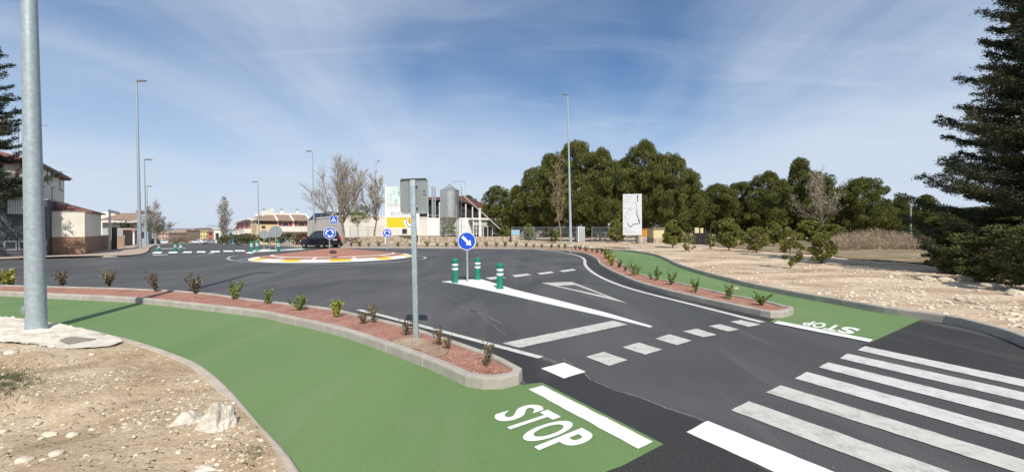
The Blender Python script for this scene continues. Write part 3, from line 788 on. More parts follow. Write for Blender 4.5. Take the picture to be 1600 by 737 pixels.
place_rock(rock_mesh(17, .30, .19, .07, 4, .5), 'stone', x, y + .1, .05, 'flat whitish rock slab at the bottom edge in front of the boulders', 'stone', m=M_rock)
STM = [rock_mesh(100 + i, .075, .055, .035, 2, .35) for i in range(7)]
rnd = random.Random(12)
named = [(38, 735, 1.25), (88, 732, 1.0), (77, 680, 1.15), (112, 680, 1.2), (60, 666, .7), (144, 675, .6), (195, 677, .55), (308, 593, 0.9), (17, 555, 1.7), (143, 552, .8), (255, 598, .45), (279, 596, .45), (6, 588, .9), (138, 638, .6), (160, 646, .35), (5, 682, .7), (210, 706, .4), (64, 688, .5), (100, 664, .5)]
for i, (px, py, s) in enumerate(named):
    x, y = G(px, py, .05)
    place_rock(STM[i % 7], 'stone', x, y, zdirtL(x, y) + .008, 'pale limestone chunk the size of a hand lying loose on the brown dirt', 'stone', 'loose stones on the brown dirt', rnd.uniform(-.5, .5), s * .8)
# gravel: nobody could count it
def gravel(name, n, sampler, zfun, smin, smax, m, seed, stretch=1.0):
    rnd = random.Random(seed); V = []; Fc = []
    oct_ = [(1, 0, 0), (0, 1, 0), (-1, 0, 0), (0, -1, 0), (0, 0, 1), (.5, .6, .7), (-.5, -.5, .6)]
    ff = [(0, 5, 4), (5, 1, 4), (1, 2, 4), (2, 6, 4), (6, 3, 4), (3, 0, 4), (0, 1, 5), (2, 3, 6)]
    for _ in range(n):
        x, y = sampler(rnd)
        if x is None: continue
        s = smin + (smax - smin) * rnd.random() ** 3; a = rnd.uniform(0, 6.28); h = s * rnd.uniform(.35, .8); q = rnd.uniform(.6, 1); z = zfun(x, y)
        o = len(V)
        for vx, vy, vz in oct_:
            vx *= rnd.uniform(.7, 1.2); vy *= q * rnd.uniform(.7, 1.2)
            V.append((x + s * (vx * math.cos(a) - vy * math.sin(a)), y + s * (vx * math.sin(a) + vy * math.cos(a)), z + h * vz * rnd.uniform(.7, 1.1)))
        Fc += [tuple(k + o for k in f) for f in ff]
    mb = MB(); mb.v = V; mb.f = Fc; mb.m = [0] * len(Fc)
    o = mb.build(name, m, fix=False); o['kind'] = 'stuff'; props(o, None, None)
    return o
def sampL(rnd):
    for _ in range(30):
        py = rnd.uniform(535, 760); px = rnd.uniform(-60, 480); x, y = G(px, py)
        # inside the dirt, off the edging
        if in_poly(x, y, dlV) and np.min(np.hypot(GLn[:, 0] - x, GLn[:, 1] - y)) > .13 and not in_poly(x, y, pad_g):
            if noise.noise(Vector((x * 1.3, y * 1.3, 9))) + rnd.uniform(-.25, .38) > 0: return x, y
    return None, None
dlV = [Vector(p) for p in dl]
M_grav = mat('gravel', (0.54, 0.45, 0.33), 0.95, island=0.35)
g1 = gravel('gravel', 3000, sampL, lambda x, y: zdirtL(x, y) - .001, .004, .026, M_grav, 3)
g1['label'] = 'loose limestone gravel strewn over the brown dirt on the left'; g1['category'] = 'gravel'
def sampR(rnd):
    for _ in range(30):
        py = 375 + (rnd.random() ** 1.3) * 190; px = rnd.uniform(960, 1640)
        if py < 391: continue
        x, y = G(px, py, .15)
        if in_poly(x, y, drV) and np.min(np.hypot(RKn[:, 0] - x, RKn[:, 1] - y)) > .25 and y < 50 and noise.noise(Vector((x * .5, y * .5, 9))) + rnd.uniform(-.2, .6) > 0: return x, y
    return None, None
drV = [Vector(p) for p in dr]
M_gravR = mat('gravel_pale', (0.56, 0.46, 0.35), 0.95, island=0.3)
g2 = gravel('gravel', 4200, sampR, zdirtR, .012, .085, M_gravR, 5)
g2['label'] = 'pale rubble and gravel strewn over the open ground on the right'; g2['category'] = 'gravel'
STB = [rock_mesh(200 + i, .3, .2, .16, 3, .45) for i in range(6)]
for i, (px, py, s, lb) in enumerate([(1400, 432, .9, 'grey boulder at the left end of the rubble bank below the dark conifer'), (1447, 438, 1.0, 'rounded grey boulder in the rubble bank below the dark conifer'), (1478, 440, .8, 'low pale boulder in the middle of the shaded rubble bank'), (1508, 440, 1.1, 'long pale boulder nearly under the conifer trunk'), (1545, 447, .8, 'dark boulder in the rubble bank right of the long pale one'), (1590, 460, .9, 'pale boulder at the right edge of the picture by the rubble bank'), (1265, 407, .9, 'flat sandy rock behind the spindly young pine'), (1380, 418, .5, 'small whitish rock on the bare ground left of the rubble bank'), (1500, 470, .35, 'small stone on the bare ground between rubble bank and path kerb'), (1150, 452, .3, 'small stone close behind the kerb of the right cycle path')]):
    x, y = G(px, py, .15)
    place_rock(STB[i % 6], 'rock', x, y, zdirtR(x, y) + .02, lb, 'rock', None, rnd.uniform(-.4, .4), s)

# ------------------------------------------------------------------ street lamps
def lamp(px, py, H, r0, r1, label, head=-1, headlen=.75, group='tall street lamps', door=True, loc=None, rot=0.0, arm=0.15, leanx=None):
    x, y, z = loc or GZ(px, py)
    t = empty('street_lamp', label, 'street lamp', (x, y, z), 0, group, lean=True)
    mb = MB(); n = 20 if r0 > .1 else 10
    if door:
        mb.lathe([(r0 * 1.0, -.1), (r0, H * .5), (r0 * .5 + r1 * .5, H * .5)][:2] and [(r0, -.1), (r0 + (r1 - r0) * .5, H * .5), (r1, H)], n=n)
    else:
        mb.lathe([(r0 * 1.15, -.1), (r0 * 1.15, 1.1), (r0 * 1.35, 1.3), (r0, 1.6), (r0 + (r1 - r0) * .5, H * .5), (r1, H)], n=n)
    mb.build('pole', M_galv, t, True)
    ca, sa = math.cos(rot), math.sin(rot)
    M = Matrix.Translation((0, 0, H)) @ Matrix.Rotation(rot, 4, 'Z')
    h = head
    mb = MB(); mb.tube([M @ Vector((0, 0, -.15)), M @ Vector((0, 0, .05)), M @ Vector((h * .12, 0, .14)), M @ Vector((h * (arm + .2), 0, .16))], r1 * .8, 8)
    mb.build('bracket', M_galv_d, t, True)
    mb = MB()
    prof = [(h * arm, .10), (h * (arm + headlen), .13), (h * (arm + headlen), .17), (h * (arm + headlen * .6), .23), (h * arm, .22)]
    mb.prism(prof, -.16, .16, 'y', M=M)
    hd = mb.build('lamp_head', M_galv_d, t)
    mb = MB(); mb.box(h * (arm + .2) if h > 0 else h * (arm + headlen - .05), h * (arm + headlen - .05) if h > 0 else h * (arm + .2), -.12, .12, .085, .112, M=M)
    mb.build('diffuser', mat('lamp_glass', (.6, .6, .58), .3), hd)
    if door and r0 > .1:
        mb = MB(); mb.box(-.055, .055, -r0 - .03, -r0 + .05, .30, .46, c=.012); mb.box(-.04, .04, -r0 - .038, -r0 - .02, .33, .43, c=.005)
        b = mb.build('service_box', M_galv_d, t, True)
        b.rotation_euler = (0, 0, R(-38))
    return t
def hgt_(px, by, ty): return (by - ty) / F * GZ(px, by)[1]
x, y = G(57, 514, .04)
lamp(0, 0, 11.7, .148, .075, 'thick galvanised lamp post close by on the rough concrete footing at the left', 1, .62, None, True, (x, y, 0.04))
lamp(219, 389.5, (389.5 - 129) / 650 * G(219, 389.5)[1], .155, .075, 'tallest lamp post standing on the pavement corner by the left street', 1, .8, 'tall street lamps', True)
lamp(228.5, 386, hgt_(228.5, 386, 251.5), .10, .05, 'lamp post in the left street, first one behind the pavement corner lamp', 1, .7)
lamp(231.5, 383, hgt_(231.5, 383, 292.5), .10, .05, 'farthest and shortest looking lamp post on the left side of the street', 1, .7)
lamp(405, 383.3, hgt_(405, 383.3, 285.5), .10, .05, 'lamp post in front of the cream terraced houses', -1, .7)
lamp(491.5, 385, (385 - 238) / 650 * G(491.5, 385)[1], .10, .05, 'lamp post beside the big bare tree and the solar panels, behind the black car', -1, .6)
lamp(892, 383.6, (383.6 - 150) / 650 * G(892, 383.6)[1], .17, .075, 'slender tall lamp post in front of the pine grove', -1, .6, 'tall street lamps', False, rot=.5)

# ------------------------------------------------------------------ signs
M_blue = mat('sign_blue', (0.012, 0.075, 0.50), 0.35, spec=.5)
M_sw = mat('sign_white', (0.78, 0.80, 0.82), 0.35)
def disc(mb, r, y0, y1, n=40, cz=0):
    mb.prism([(r * math.cos(2 * PI * k / n), cz + r * math.sin(2 * PI * k / n)) for k in range(n)], y0, y1, 'y')
def sign_post(x, y, z, top, label, cat='road sign', rot=0.0, r=.038, group=None, name='road_sign', square=False):
    t = empty(name, label, cat, (x, y, z), rot, group)
    mb = MB()
    if square: mb.box(-r, r, -r * .6, r * .6, -.15, top, c=.006)
    else: mb.tube([(0, 0, -.15), (0, 0, top)], r, 12)
    mb.build('post', M_galv, t, True)
    return t
def arrow_poly(L, w, hl, hw):   # pointing +x, centred
    return [(-L / 2, -w / 2), (L / 2 - hl, -w / 2), (L / 2 - hl, -hw / 2), (L / 2, 0), (L / 2 - hl, hw / 2), (L / 2 - hl, w / 2), (-L / 2, w / 2)]
def rnd_face(t, cz, r, yf=-.05):
    mb = MB(); disc(mb, r, yf - .004, yf + .022, cz=cz); f = mb.build('sign_plate', M_sw, t)
    mb = MB(); disc(mb, r * .93, yf - .008, yf - .0045, cz=cz); mb.build('sign_field', M_blue, f)
    for q in (-.1, .1): mb = MB(); mb.box(-.05, .05, yf + .022, yf + .06, cz + q - .02, cz + q + .02); mb.build('clamp', M_galv_d, t)
    return f
# keep-right sign on the splitter island
x, y = G(730.5, 438.5, .03)
t = sign_post(x, y, .03, 1.75, 'round blue sign with a white arrow pointing down right on the white splitter island', rot=R(-3), group=None)
t.rotation_euler[1] = R(-.8)
Y0 = y; cz = ZAT(376.3, Y0) - .03
f = rnd_face(t, cz, .335)
mb = MB(); Mr = Matrix.Translation((0, 0, cz)) @ Matrix.Rotation(R(45), 4, 'Y')
mb.prism(arrow_poly(.47, .10, .17, .25), -.064, -.0595, 'y', M=Mr); mb.build('arrow', M_sw, f)
def roundabout_sign(px, py, cy, r, label, rot):
    x, y = G(px, py, .3)
    for _ in range(6): z = zisl(x, y); x, y = G(px, py, z)
    t = sign_post(x, y, z, ZAT(cy, y) - z + r * .7, label, rot=rot, group='roundabout direction signs', name='road_sign')
    cz = ZAT(cy, y) - z
    f = rnd_face(t, cz, r)
    for k in range(3):
        a0 = R(90 + 120 * k); mb = MB(); pts = []; n = 8
        ro, ri = r * .68, r * .47
        for i in range(n + 1): a = a0 - R(70) * i / n; pts.append((ro * math.cos(a), ro * math.sin(a)))
        ae = a0 - R(70); 
        pts += [(r * .80 * math.cos(ae), r * .80 * math.sin(ae)), (r * .575 * math.cos(ae - R(38)), r * .575 * math.sin(ae - R(38))), (r * .33 * math.cos(ae), r * .33 * math.sin(ae))]
        for i in range(n, -1, -1): a = a0 - R(70) * i / n; pts.append((ri * math.cos(a), ri * math.sin(a)))
        mb.prism([(p[0], p[1] + cz) for p in pts], -.064, -.0595, 'y'); mb.build('arrow', M_sw, f)
    return t
roundabout_sign(515, 396.5, 364, .43, 'round blue roundabout sign standing by a dark bag on the near side of the island', R(32))
roundabout_sign(605, 391.5, 364, .42, 'round blue roundabout sign at the right-hand edge of the island', R(12))
# dark scrap lying by the foot of the first sign
x, y = G(520.5, 395.5, .35); z = zisl(x, y); x, y = G(520.5, 395.5, z)
mb = MB(); mb.lathe([(.16, 0), (.22, .05), (.19, .14), (.08, .19)], n=12)
o = mb.build('bag', mat('black_plastic', (.02, .018, .018), .5, bump=.6, bscale=9), smooth=True); o.location = (x, y, z - .01); o.scale = (1.1, .7, 1)
props(o, 'small dark bag lying at the foot of the blue sign on the island', 'bag')
# grey backs of round signs left of the island
for px, py, cy, r, lab in ((430.7, 391.5, 361.8, 9.2, 'larger grey back of a round sign, right of the pair left of the island'), (412.6, 390, 366, 6.9, 'smaller grey back of a round sign, left of the pair left of the island'), (421.5, 387.5, 366.5, 4.5, 'smallest farthest grey sign back between the two round ones')):
    x, y = G(px, py)
    t = sign_post(x, y, 0, ZAT(cy, y) + r * y / F * .8, lab, rot=R(20), group='sign backs beside the left splitter', r=.035)
    cz = ZAT(cy, y); rr = r * y / F
    mb = MB(); disc(mb, rr, .04, .065, cz=cz); mb.lathe([(0.01, 0)] * 2) if False else None; mb.build('sign_plate', M_galv_d, t)
    for q in (-.08, .08): mb = MB(); mb.box(-.09, .09, .032, .05, cz + q - .02, cz + q + .02); mb.build('clamp', M_galv, t)
# pedestrian-crossing sign behind
x, y = G(521.5, 387.5); 
t = sign_post(x, y, 0, ZAT(338, y), 'square blue pedestrian crossing sign seen over the roof of the black car', rot=R(8), r=.03)
k = y / F; cz = ZAT(343, y); hw = 5.6 * k
mb = MB(); mb.box(-hw, hw, -.06, -.035, cz - hw, cz + hw, c=.008); f = mb.build('sign_plate', M_sw, t)
mb = MB(); mb.box(-hw * .92, hw * .92, -.064, -.0605, cz - hw * .92, cz + hw * .92); mb.build('sign_field', M_blue, f)
mb = MB(); mb.prism([(-hw * .7, cz - hw * .55), (hw * .7, cz - hw * .55), (0, cz + hw * .72)], -.068, -.0645, 'y'); mb.build('triangle', M_sw, f)
mb = MB(); mb.prism([(-.04, cz + .12), (.04, cz + .12), (.04, cz + .04), (.14, cz - .2), (.07, cz - .2), (0, cz - .05), (-.09, cz - .2), (-.15, cz - .2), (-.03, cz + .03)], -.072, -.0685, 'y'); mb.build('walking_figure', M_blue, f)

# the large grey sign seen from behind in the left planting strip
x, y = G(650.5, 531, .11)
t = sign_post(x, y, .11, ZAT(281, y) - .11, 'tall square-section post with a grey sign plate seen from behind in the left planting strip', rot=R(-6), r=.040, square=True)
t.rotation_euler[1] = R(-1.3)
kx = y / F
Mw = kx * 22.5; zt = ZAT(277.5, y) - .11; zb = ZAT(333.5, y) - .11; xc = .0
def rrect(x0, x1, z0, z1, r, n=5):
    p = []
    for cx_, cz_, a in ((x1 - r, z0 + r, -90), (x1 - r, z1 - r, 0), (x0 + r, z1 - r, 90), (x0 + r, z0 + r, 180)):
        for i in range(n + 1): q = R(a + 90 * i / n); p.append((cx_ + r * math.cos(q), cz_ + r * math.sin(q)))
    return p
outer = rrect(-Mw, Mw, zb, zt, .045); inner_ = rrect(-Mw + .008, Mw - .008, zb + .008, zt - .008, .04)
mb = MB(); mb.prism(outer, .062, .068, 'y'); pl = mb.build('sign_plate', M_galv_d, t)
mb = MB(); n = len(outer)
vs = [(p[0], .061, p[1]) for p in outer] + [(p[0], .061, p[1]) for p in inner_] + [(p[0], .028, p[1]) for p in outer] + [(p[0], .028, p[1]) for p in inner_]
fs = []
for i in range(n):
    j = (i + 1) % n
    fs += [(i, j, 2 * n + j, 2 * n + i), (n + i, 3 * n + i, 3 * n + j, n + j), (2 * n + i, 2 * n + j, 3 * n + j, 3 * n + i), (i, n + i, n + j, j)]
mb.add(vs, fs); mb.build('folded_rim', mat('rim_aluminium', (.55, .57, .56), .4, metal=.4), pl)
mb = MB(); mb.box(-.105, -.098, .054, .0615, zb + .02, zt - .02); mb.box(.098, .105, .054, .0615, zb + .02, zt - .02); mb.build('stiffener', M_galv_d, pl)
for i, (w, zz) in enumerate(((.05, .30), (.06, .245))): mb = MB(); mb.box(.14, .14 + w, .0595, .0617, zb + zz + .055, zb + zz + .075); mb.build('maker_plate', mat('grey_mark', (.09, .1, .11), .6), pl)
for q in (zb + .10, zt - .13): mb = MB(); mb.box(-.06, .06, .024, .0615, q, q + .03); mb.build('clamp', M_galv, t)
for q in (.9, zb - .05): mb = MB(); mb.tube([(0, -.02, q), (0, -.036, q)], .012, 8); mb.build('bolt', M_galv_d, t)

# ------------------------------------------------------------------ bollards
M_bg = mat('bollard_green', (0.010, 0.20, 0.125), 0.45, var=.1, scale=5)
M_bw = mat('reflective_band', (0.66, 0.69, 0.70), 0.4)
def bollard_proto():
    t = empty('bollard', 'x', 'bollard')
    mb = MB(); mb.lathe([(.125, 0), (.125, .02), (.108, .035), (.105, .40), (.105, .41), (.112, .43), (.112, .44), (.105, .46), (.105, .60), (.113, .62), (.113, .72), (.118, .73), (.118, .80), (.110, .83), (.08, .85)], n=20)
    mb.build('bollard_tube', M_bg, t, True)
    for z0, z1 in ((.43, .515), (.585, .665)):
        mb = MB(); mb.lathe([(.1145, z0), (.1165, z0 + .004), (.1165, z1 - .004), (.1145, z1)], n=20); mb.build('reflective_band', M_bw, t, True)
    return t
bp = bollard_proto(); first = True
for px, py, h, lab in ((711, 441.5, 36.5, 'green bollard with two white bands on the left tip of the white splitter island'), (746.3, 437, 33.5, 'green banded bollard just right of the keep-right sign'), (781.2, 451, 38.5, 'nearest green bollard, alone to the right on the white splitter wedge'),
                       (248.5, 392.3, 10, 'far green bollard at the left end of the far crosswalk by the pavement'), (274, 392, 12, 'left one of two far green bollards in the mouth of the left street'), (282.5, 392.8, 12.5, 'right one of two far green bollards in the mouth of the left street'),
                       (393, 393.6, 17, 'green bollard farthest left of the three by the grey sign backs'), (401.5, 391.4, 15, 'middle green bollard of the three by the grey sign backs'), (435.5, 393, 16.5, 'green bollard just right of the larger round sign back')):
    x, y = G(px, py); s = h / F * y / .85
    t = bp if first else copy_tree(bp); first = False
    t['label'] = lab; t['group'] = 'green bollards with white bands'; t.location = (x, y, .03 if px > 700 else 0); t.scale = (min(1.25, max(1, s)), min(1.25, max(1, s)), s)

# ------------------------------------------------------------------ information board
def info_board():
    xL, xR = AT(973.5, 38), 0
    Y1 = G(979, 386, .15)[1]; 
    cx_, cy_ = G(988, 389, .15)
    t = empty('information_board', 'large white board on tubular legs showing a black route map, in front of the pines', 'information board', (cx_, cy_, .15), R(-14))
    k = cy_ / F; W = 14.2 * k; zt, zb = ZAT(303, cy_) - .15, ZAT(367, cy_) - .15
    mb = MB(); mb.box(-W, W, -.02, .02, zb, zt, c=.004); b = mb.build('panel', mat('board_white', (.60, .60, .62), .6, var=.05, scale=3), t)
    q = mb
    ink = mat('board_ink', (.05, .055, .06), .6); ink2 = mat('board_ink_pale', (.28, .29, .31), .6)
    u = lambda a, c: (-W + (a - 90) / 215 * 2 * W, zt - (c - 95) / 475 * (zt - zb))
    def strk(pts, w, m, nm):
        mb = MB(); P = [Vector(p) for p in catmull([u(*p) for p in pts], 6)]
        A = offset_line(P, w / 2); B = offset_line(P, -w / 2)
        for i in range(len(P) - 1):
            mb.add([(A[i].x, -.024, A[i].y), (B[i].x, -.024, B[i].y), (B[i + 1].x, -.024, B[i + 1].y), (A[i + 1].x, -.024, A[i + 1].y)], [(0, 1, 2, 3)])
        mb.build(nm, m, b)
    strk([(215, 195), (235, 195), (248, 215), (248, 245), (240, 275)], .05, ink2, 'route_line')
    strk([(252, 280), (248, 320), (258, 360), (270, 390), (280, 432), (240, 442), (205, 450), (180, 475), (160, 465), (145, 430)], .07, ink, 'route_line')
    strk([(145, 430), (135, 415), (140, 400)], .03, ink2, 'route_line')
    strk([(110, 340), (112, 365), (122, 378), (138, 380)], .05, ink2, 'route_line')
    strk([(150, 285), (165, 268), (182, 282), (198, 262)], .04, ink2, 'route_line')
    strk([(110, 335), (150, 300), (165, 275)], .02, ink2, 'route_line')
    mb = MB()
    def bar(a0, a1, c0, c1):
        (x0, z1), (x1, z0) = u(a0, c0), u(a1, c1); mb.add([(x0, -.0235, z0), (x1, -.0235, z0), (x1, -.0235, z1), (x0, -.0235, z1)], [(0, 1, 2, 3)])
    for c0, a1 in ((122, 200), (153, 180), (184, 165), (255, 190), (490, 150), (512, 185), (535, 240)):
        a = 105
        while a < a1: w = random.uniform(8, 18); bar(a, min(a1, a + w), c0, c0 + 6); a += w + 5
    mb.build('printed_text', ink2, b)
    mb = MB(); bar(250, 264, 112, 150); bar(250, 262, 156, 182); bar(264, 276, 385, 418); mb.build('emblem', ink, b)
    for sx in (-.62, .66):
        mb = MB(); mb.tube([(sx * W, .04, -.1), (sx * W, .04, zb + .6)], .03, 8); mb.build('leg', M_galv, t, True)
        mb = MB(); mb.tube([(sx * W + .02, .05, zb + .1), (sx * W + .25, .75, -.1)], .022, 8); mb.build('strut', M_galv, t, True)
    return t
info_board()

# ------------------------------------------------------------------ billboard by the factory
def billboard():
    Y = 57.2; x0, x1 = AT(601.5, Y), AT(655, Y); t = empty('billboard', 'tall white billboard with BULLAS lettering and a yellow panel, on two white posts', 'billboard', ((x0 + x1) / 2, Y, .1), R(-4))
    W = (x1 - x0) / 2; z = lambda py: ZAT(py, Y) - .1
    for s in (-1, 1):
        mb = MB(); mb.box(s * W - .06, s * W + .06, .02, .14, -.3, z(288 if s < 0 else 291), c=.01); mb.build('post', M_wh, t)
    mb = MB(); mb.box(-W + .08, W - .0, -.03, .03, z(357), z(292)); p = mb.build('panel', mat('billboard_white', (.74, .75, .74), .6), t)
    X = lambda px: -W + (px - 601.5) / 53.5 * 2 * W
    def pan(nm, a, b_, c, d, m, y=-.035):
        mb = MB(); mb.add([(X(a), y, z(d)), (X(b_), y, z(d)), (X(b_), y, z(c)), (X(a), y, z(c))], [(0, 1, 2, 3)]); return mb.build(nm, m, p)
    pan('yellow_panel', 603.5, 648, 339.5, 355.5, mat('billboard_yellow', (.72, .50, .02), .6))
    pan('teal_picture', 603, 634, 292.5, 318, mat('teal_print', (.50, .66, .60), .6, color2=(.70, .78, .73), scale=1.8, detail=3))
    # teal brush strokes
    rnd = random.Random(6); mb = MB()
    for i in range(16):
        a, c = rnd.uniform(604, 630), rnd.uniform(294, 316); P = [Vector((X(a), z(c))), Vector((X(a + rnd.uniform(2, 7)), z(c + rnd.uniform(-2, 2)))), Vector((X(a + rnd.uniform(2, 5)), z(c + rnd.uniform(3, 7))))]
        A = offset_line(P, .06); B = offset_line(P, -.06)
        for j in range(2): mb.add([(A[j].x, -.038, A[j].y), (B[j].x, -.038, B[j].y), (B[j + 1].x, -.038, B[j + 1].y), (A[j + 1].x, -.038, A[j + 1].y)], [(0, 1, 2, 3)])
    mb.build('brush_strokes', mat('teal_dark', (.25, .46, .40), .6), p)
    mb = MB()
    for i in range(9):
        a = 605 + i * 3.2; mb.add([(X(a), -.0365, z(318)), (X(a + 1.6), -.0365, z(318)), (X(a + 1.2), -.0365, z(rnd.uniform(321, 329))), (X(a + .4), -.0365, z(rnd.uniform(321, 329)))], [(0, 1, 2, 3)])
    mb.build('ink_drips', mat('brown_print', (.33, .27, .22), .6), p)
    V, Fc, _ = text_polys('BULLAS', .0)
    mb = MB(); mb.add([(X(611) + (X(642.5) - X(611)) * u_, -.036, z(336.5) + (z(330.3) - z(336.5)) * v_) for u_, v_ in V], Fc); mb.build('bullas_lettering', mat('grey_print', (.30, .30, .32), .6), p)
    # black and white swash over the yellow
    def stroke(px_, w, m, nm, y):
        P = [Vector(q) for q in catmull([(X(a), z(c)) for a, c in px_], 8)]; mb = MB(); A = offset_line(P, w / 2); B = offset_line(P, -w / 2)
        for i in range(len(P) - 1): mb.add([(A[i].x, y, A[i].y), (B[i].x, y, B[i].y), (B[i + 1].x, y, B[i + 1].y), (A[i + 1].x, y, A[i + 1].y)], [(0, 1, 2, 3)])
        mb.build(nm, m, p)
    stroke([(633, 342), (635.5, 350), (640, 352), (646, 351), (652, 352)], .52, M_sw, 'white_swash', -.040)
    stroke([(630.5, 343), (634, 341), (635, 346), (637, 352), (642, 354.5), (651, 353.5)], .10, ink_(), 'black_swash', -.044)
    stroke([(641, 341), (640, 346), (642, 349.5), (645, 346), (645, 341)], .08, ink_(), 'black_swash', -.044)
    return t
def ink_(): return mat('black_print', (.02, .02, .02), .5)
billboard()

# ------------------------------------------------------------------ foliage
def quads_mesh(name, P, A, B, m, parent=None, C=None):
    """P centres (n,3), A,B half axes -> quads (leaf-shaped rhombi)"""
    n = len(P)
    V = np.empty((n, 4, 3)); V[:, 0] = P - A; V[:, 1] = P + B * 1.0; V[:, 2] = P + A; V[:, 3] = P - B * 1.0
    me = bpy.data.meshes.new(name)
    me.vertices.add(n * 4); me.vertices.foreach_set('co', V.reshape(-1).astype(np.float32))
    me.loops.add(n * 4); me.loops.foreach_set('vertex_index', np.arange(n * 4, dtype=np.int32))
    me.polygons.add(n); me.polygons.foreach_set('loop_start', np.arange(0, n * 4, 4, dtype=np.int32))
    try: me.polygons.foreach_set('loop_total', np.full(n, 4, dtype=np.int32))
    except Exception: pass
    me.materials.append(m); me.update(calc_edges=True); me.validate()
    o = bpy.data.objects.new(name, me); col.objects.link(o)
    if parent is not None: o.parent = parent
    return o
def unit(v): return v / (np.linalg.norm(v, axis=1, keepdims=True) + 1e-9)
def tufts(rng, centres, radii, per, size, up=0.35, flat_=0.8, asp=0.28):
    Ps, As, Bs = [], [], []
    for c, r in zip(centres, radii):
        n = int(per * (r / np.mean(radii)) ** 2) + 4
        d = unit(rng.normal(size=(n, 3))); rad = r * (0.55 + 0.5 * rng.random((n, 1)) ** .6)
        p = np.array(c) + d * rad * np.array([1, 1, flat_])
        a = unit(d + rng.normal(size=(n, 3)) * .6 + np.array([0, 0, up])) * size * rng.uniform(.6, 1.25, (n, 1))
        b = unit(np.cross(a, rng.normal(size=(n, 3)))) * size * asp * rng.uniform(.7, 1.3, (n, 1))
        Ps.append(p); As.append(a); Bs.append(b)
    return np.vstack(Ps), np.vstack(As), np.vstack(Bs)
M_pine = mat('pine_needles', (0.055, 0.066, 0.015), 0.8, color2=(0.145, 0.150, 0.036), scale=.45, island=.38, spec=.25, detail=3)
M_pine_y = mat('pine_needles_light', (0.12, 0.135, 0.028), 0.75, color2=(0.21, 0.205, 0.05), scale=1.2, island=.32, spec=.25, detail=3)
M_fir = mat('fir_needles', (0.040, 0.054, 0.038), 0.85, color2=(0.105, 0.112, 0.060), scale=.7, island=.4, spec=.1, detail=3)
def make_pine(seed, H, Rx, low=.28, nc=70, per=120, size=.20, rc=1.15, m=None, top=1.0, young=False, trunk_r=None, shp=0.0):
    rng = np.random.default_rng(seed); rnd = random.Random(seed)
    t = empty('pine_tree', 'x', 'tree')
    cs, rs = [], []
    zc = H * (low + 1) / 2; rz = H * (1 - low) / 2
    tries = 0
    while len(cs) < nc and tries < nc * 30:
        tries += 1
        a = rnd.uniform(0, 2 * PI); h = rnd.uniform(-1, 1)
        # crown profile: wide below the middle, domed top
        prof = math.sqrt(max(0, 1 - abs(h) ** 2.4)) * (1 - shp * (h + 1) / 2)
        rr = math.sqrt(rnd.uniform(.25, 1)) * prof * Rx * (1 + (.28 if young else .8) * noise.noise(Vector((math.cos(a) * 1.5, math.sin(a) * 1.5, h * 2.0 + seed))))
        r = rc * rnd.uniform(.45, 1.3) * (1.0 if not young else .8)
        p = (rr * math.cos(a), rr * math.sin(a), zc + h * (rz - r * .5))
        if any((p[0] - c[0]) ** 2 + (p[1] - c[1]) ** 2 + (p[2] - c[2]) ** 2 < (r * .55) ** 2 for c in cs): continue
        cs.append(p); rs.append(r)
    P, A, B = tufts(rng, cs, rs, per, size, up=.35 if young else .7, asp=.28 if young else .2)
    mb = MB(); tr = trunk_r or H * .018
    bend = Vector((rnd.uniform(-.5, .5), rnd.uniform(-.5, .5), 0)) * H * .05
    tp = [Vector((0, 0, -.3)), Vector((0, 0, H * .15)) + bend * .4, Vector((0, 0, H * .4)) + bend, Vector((0, 0, H * .72)) + bend * .6, Vector((0, 0, H * .93))]
    mb.tube(tp, [tr * 1.3, tr, tr * .8, tr * .45, tr * .15], 8)
    for c in rnd.sample(cs, min(len(cs), 34)):
        z0 = max(H * low * .8, c[2] - math.hypot(c[0], c[1]) * .7 - .2)
        s = min(.9, z0 / H); base = Vector((0, 0, z0)) + bend * (.6 if s > .3 else .4); q = Vector(c)
        mid = base.lerp(q, .5) + Vector((0, 0, -.06 * H * rnd.random()))
        mb.tube([base, mid, q], [tr * .32, tr * .2, tr * .07], 5, cap=False)
    tk = mb.build('trunk', M_bark, t, True, fix=False)
    quads_mesh('crown', P, A, B, m or M_pine, t)
    return t
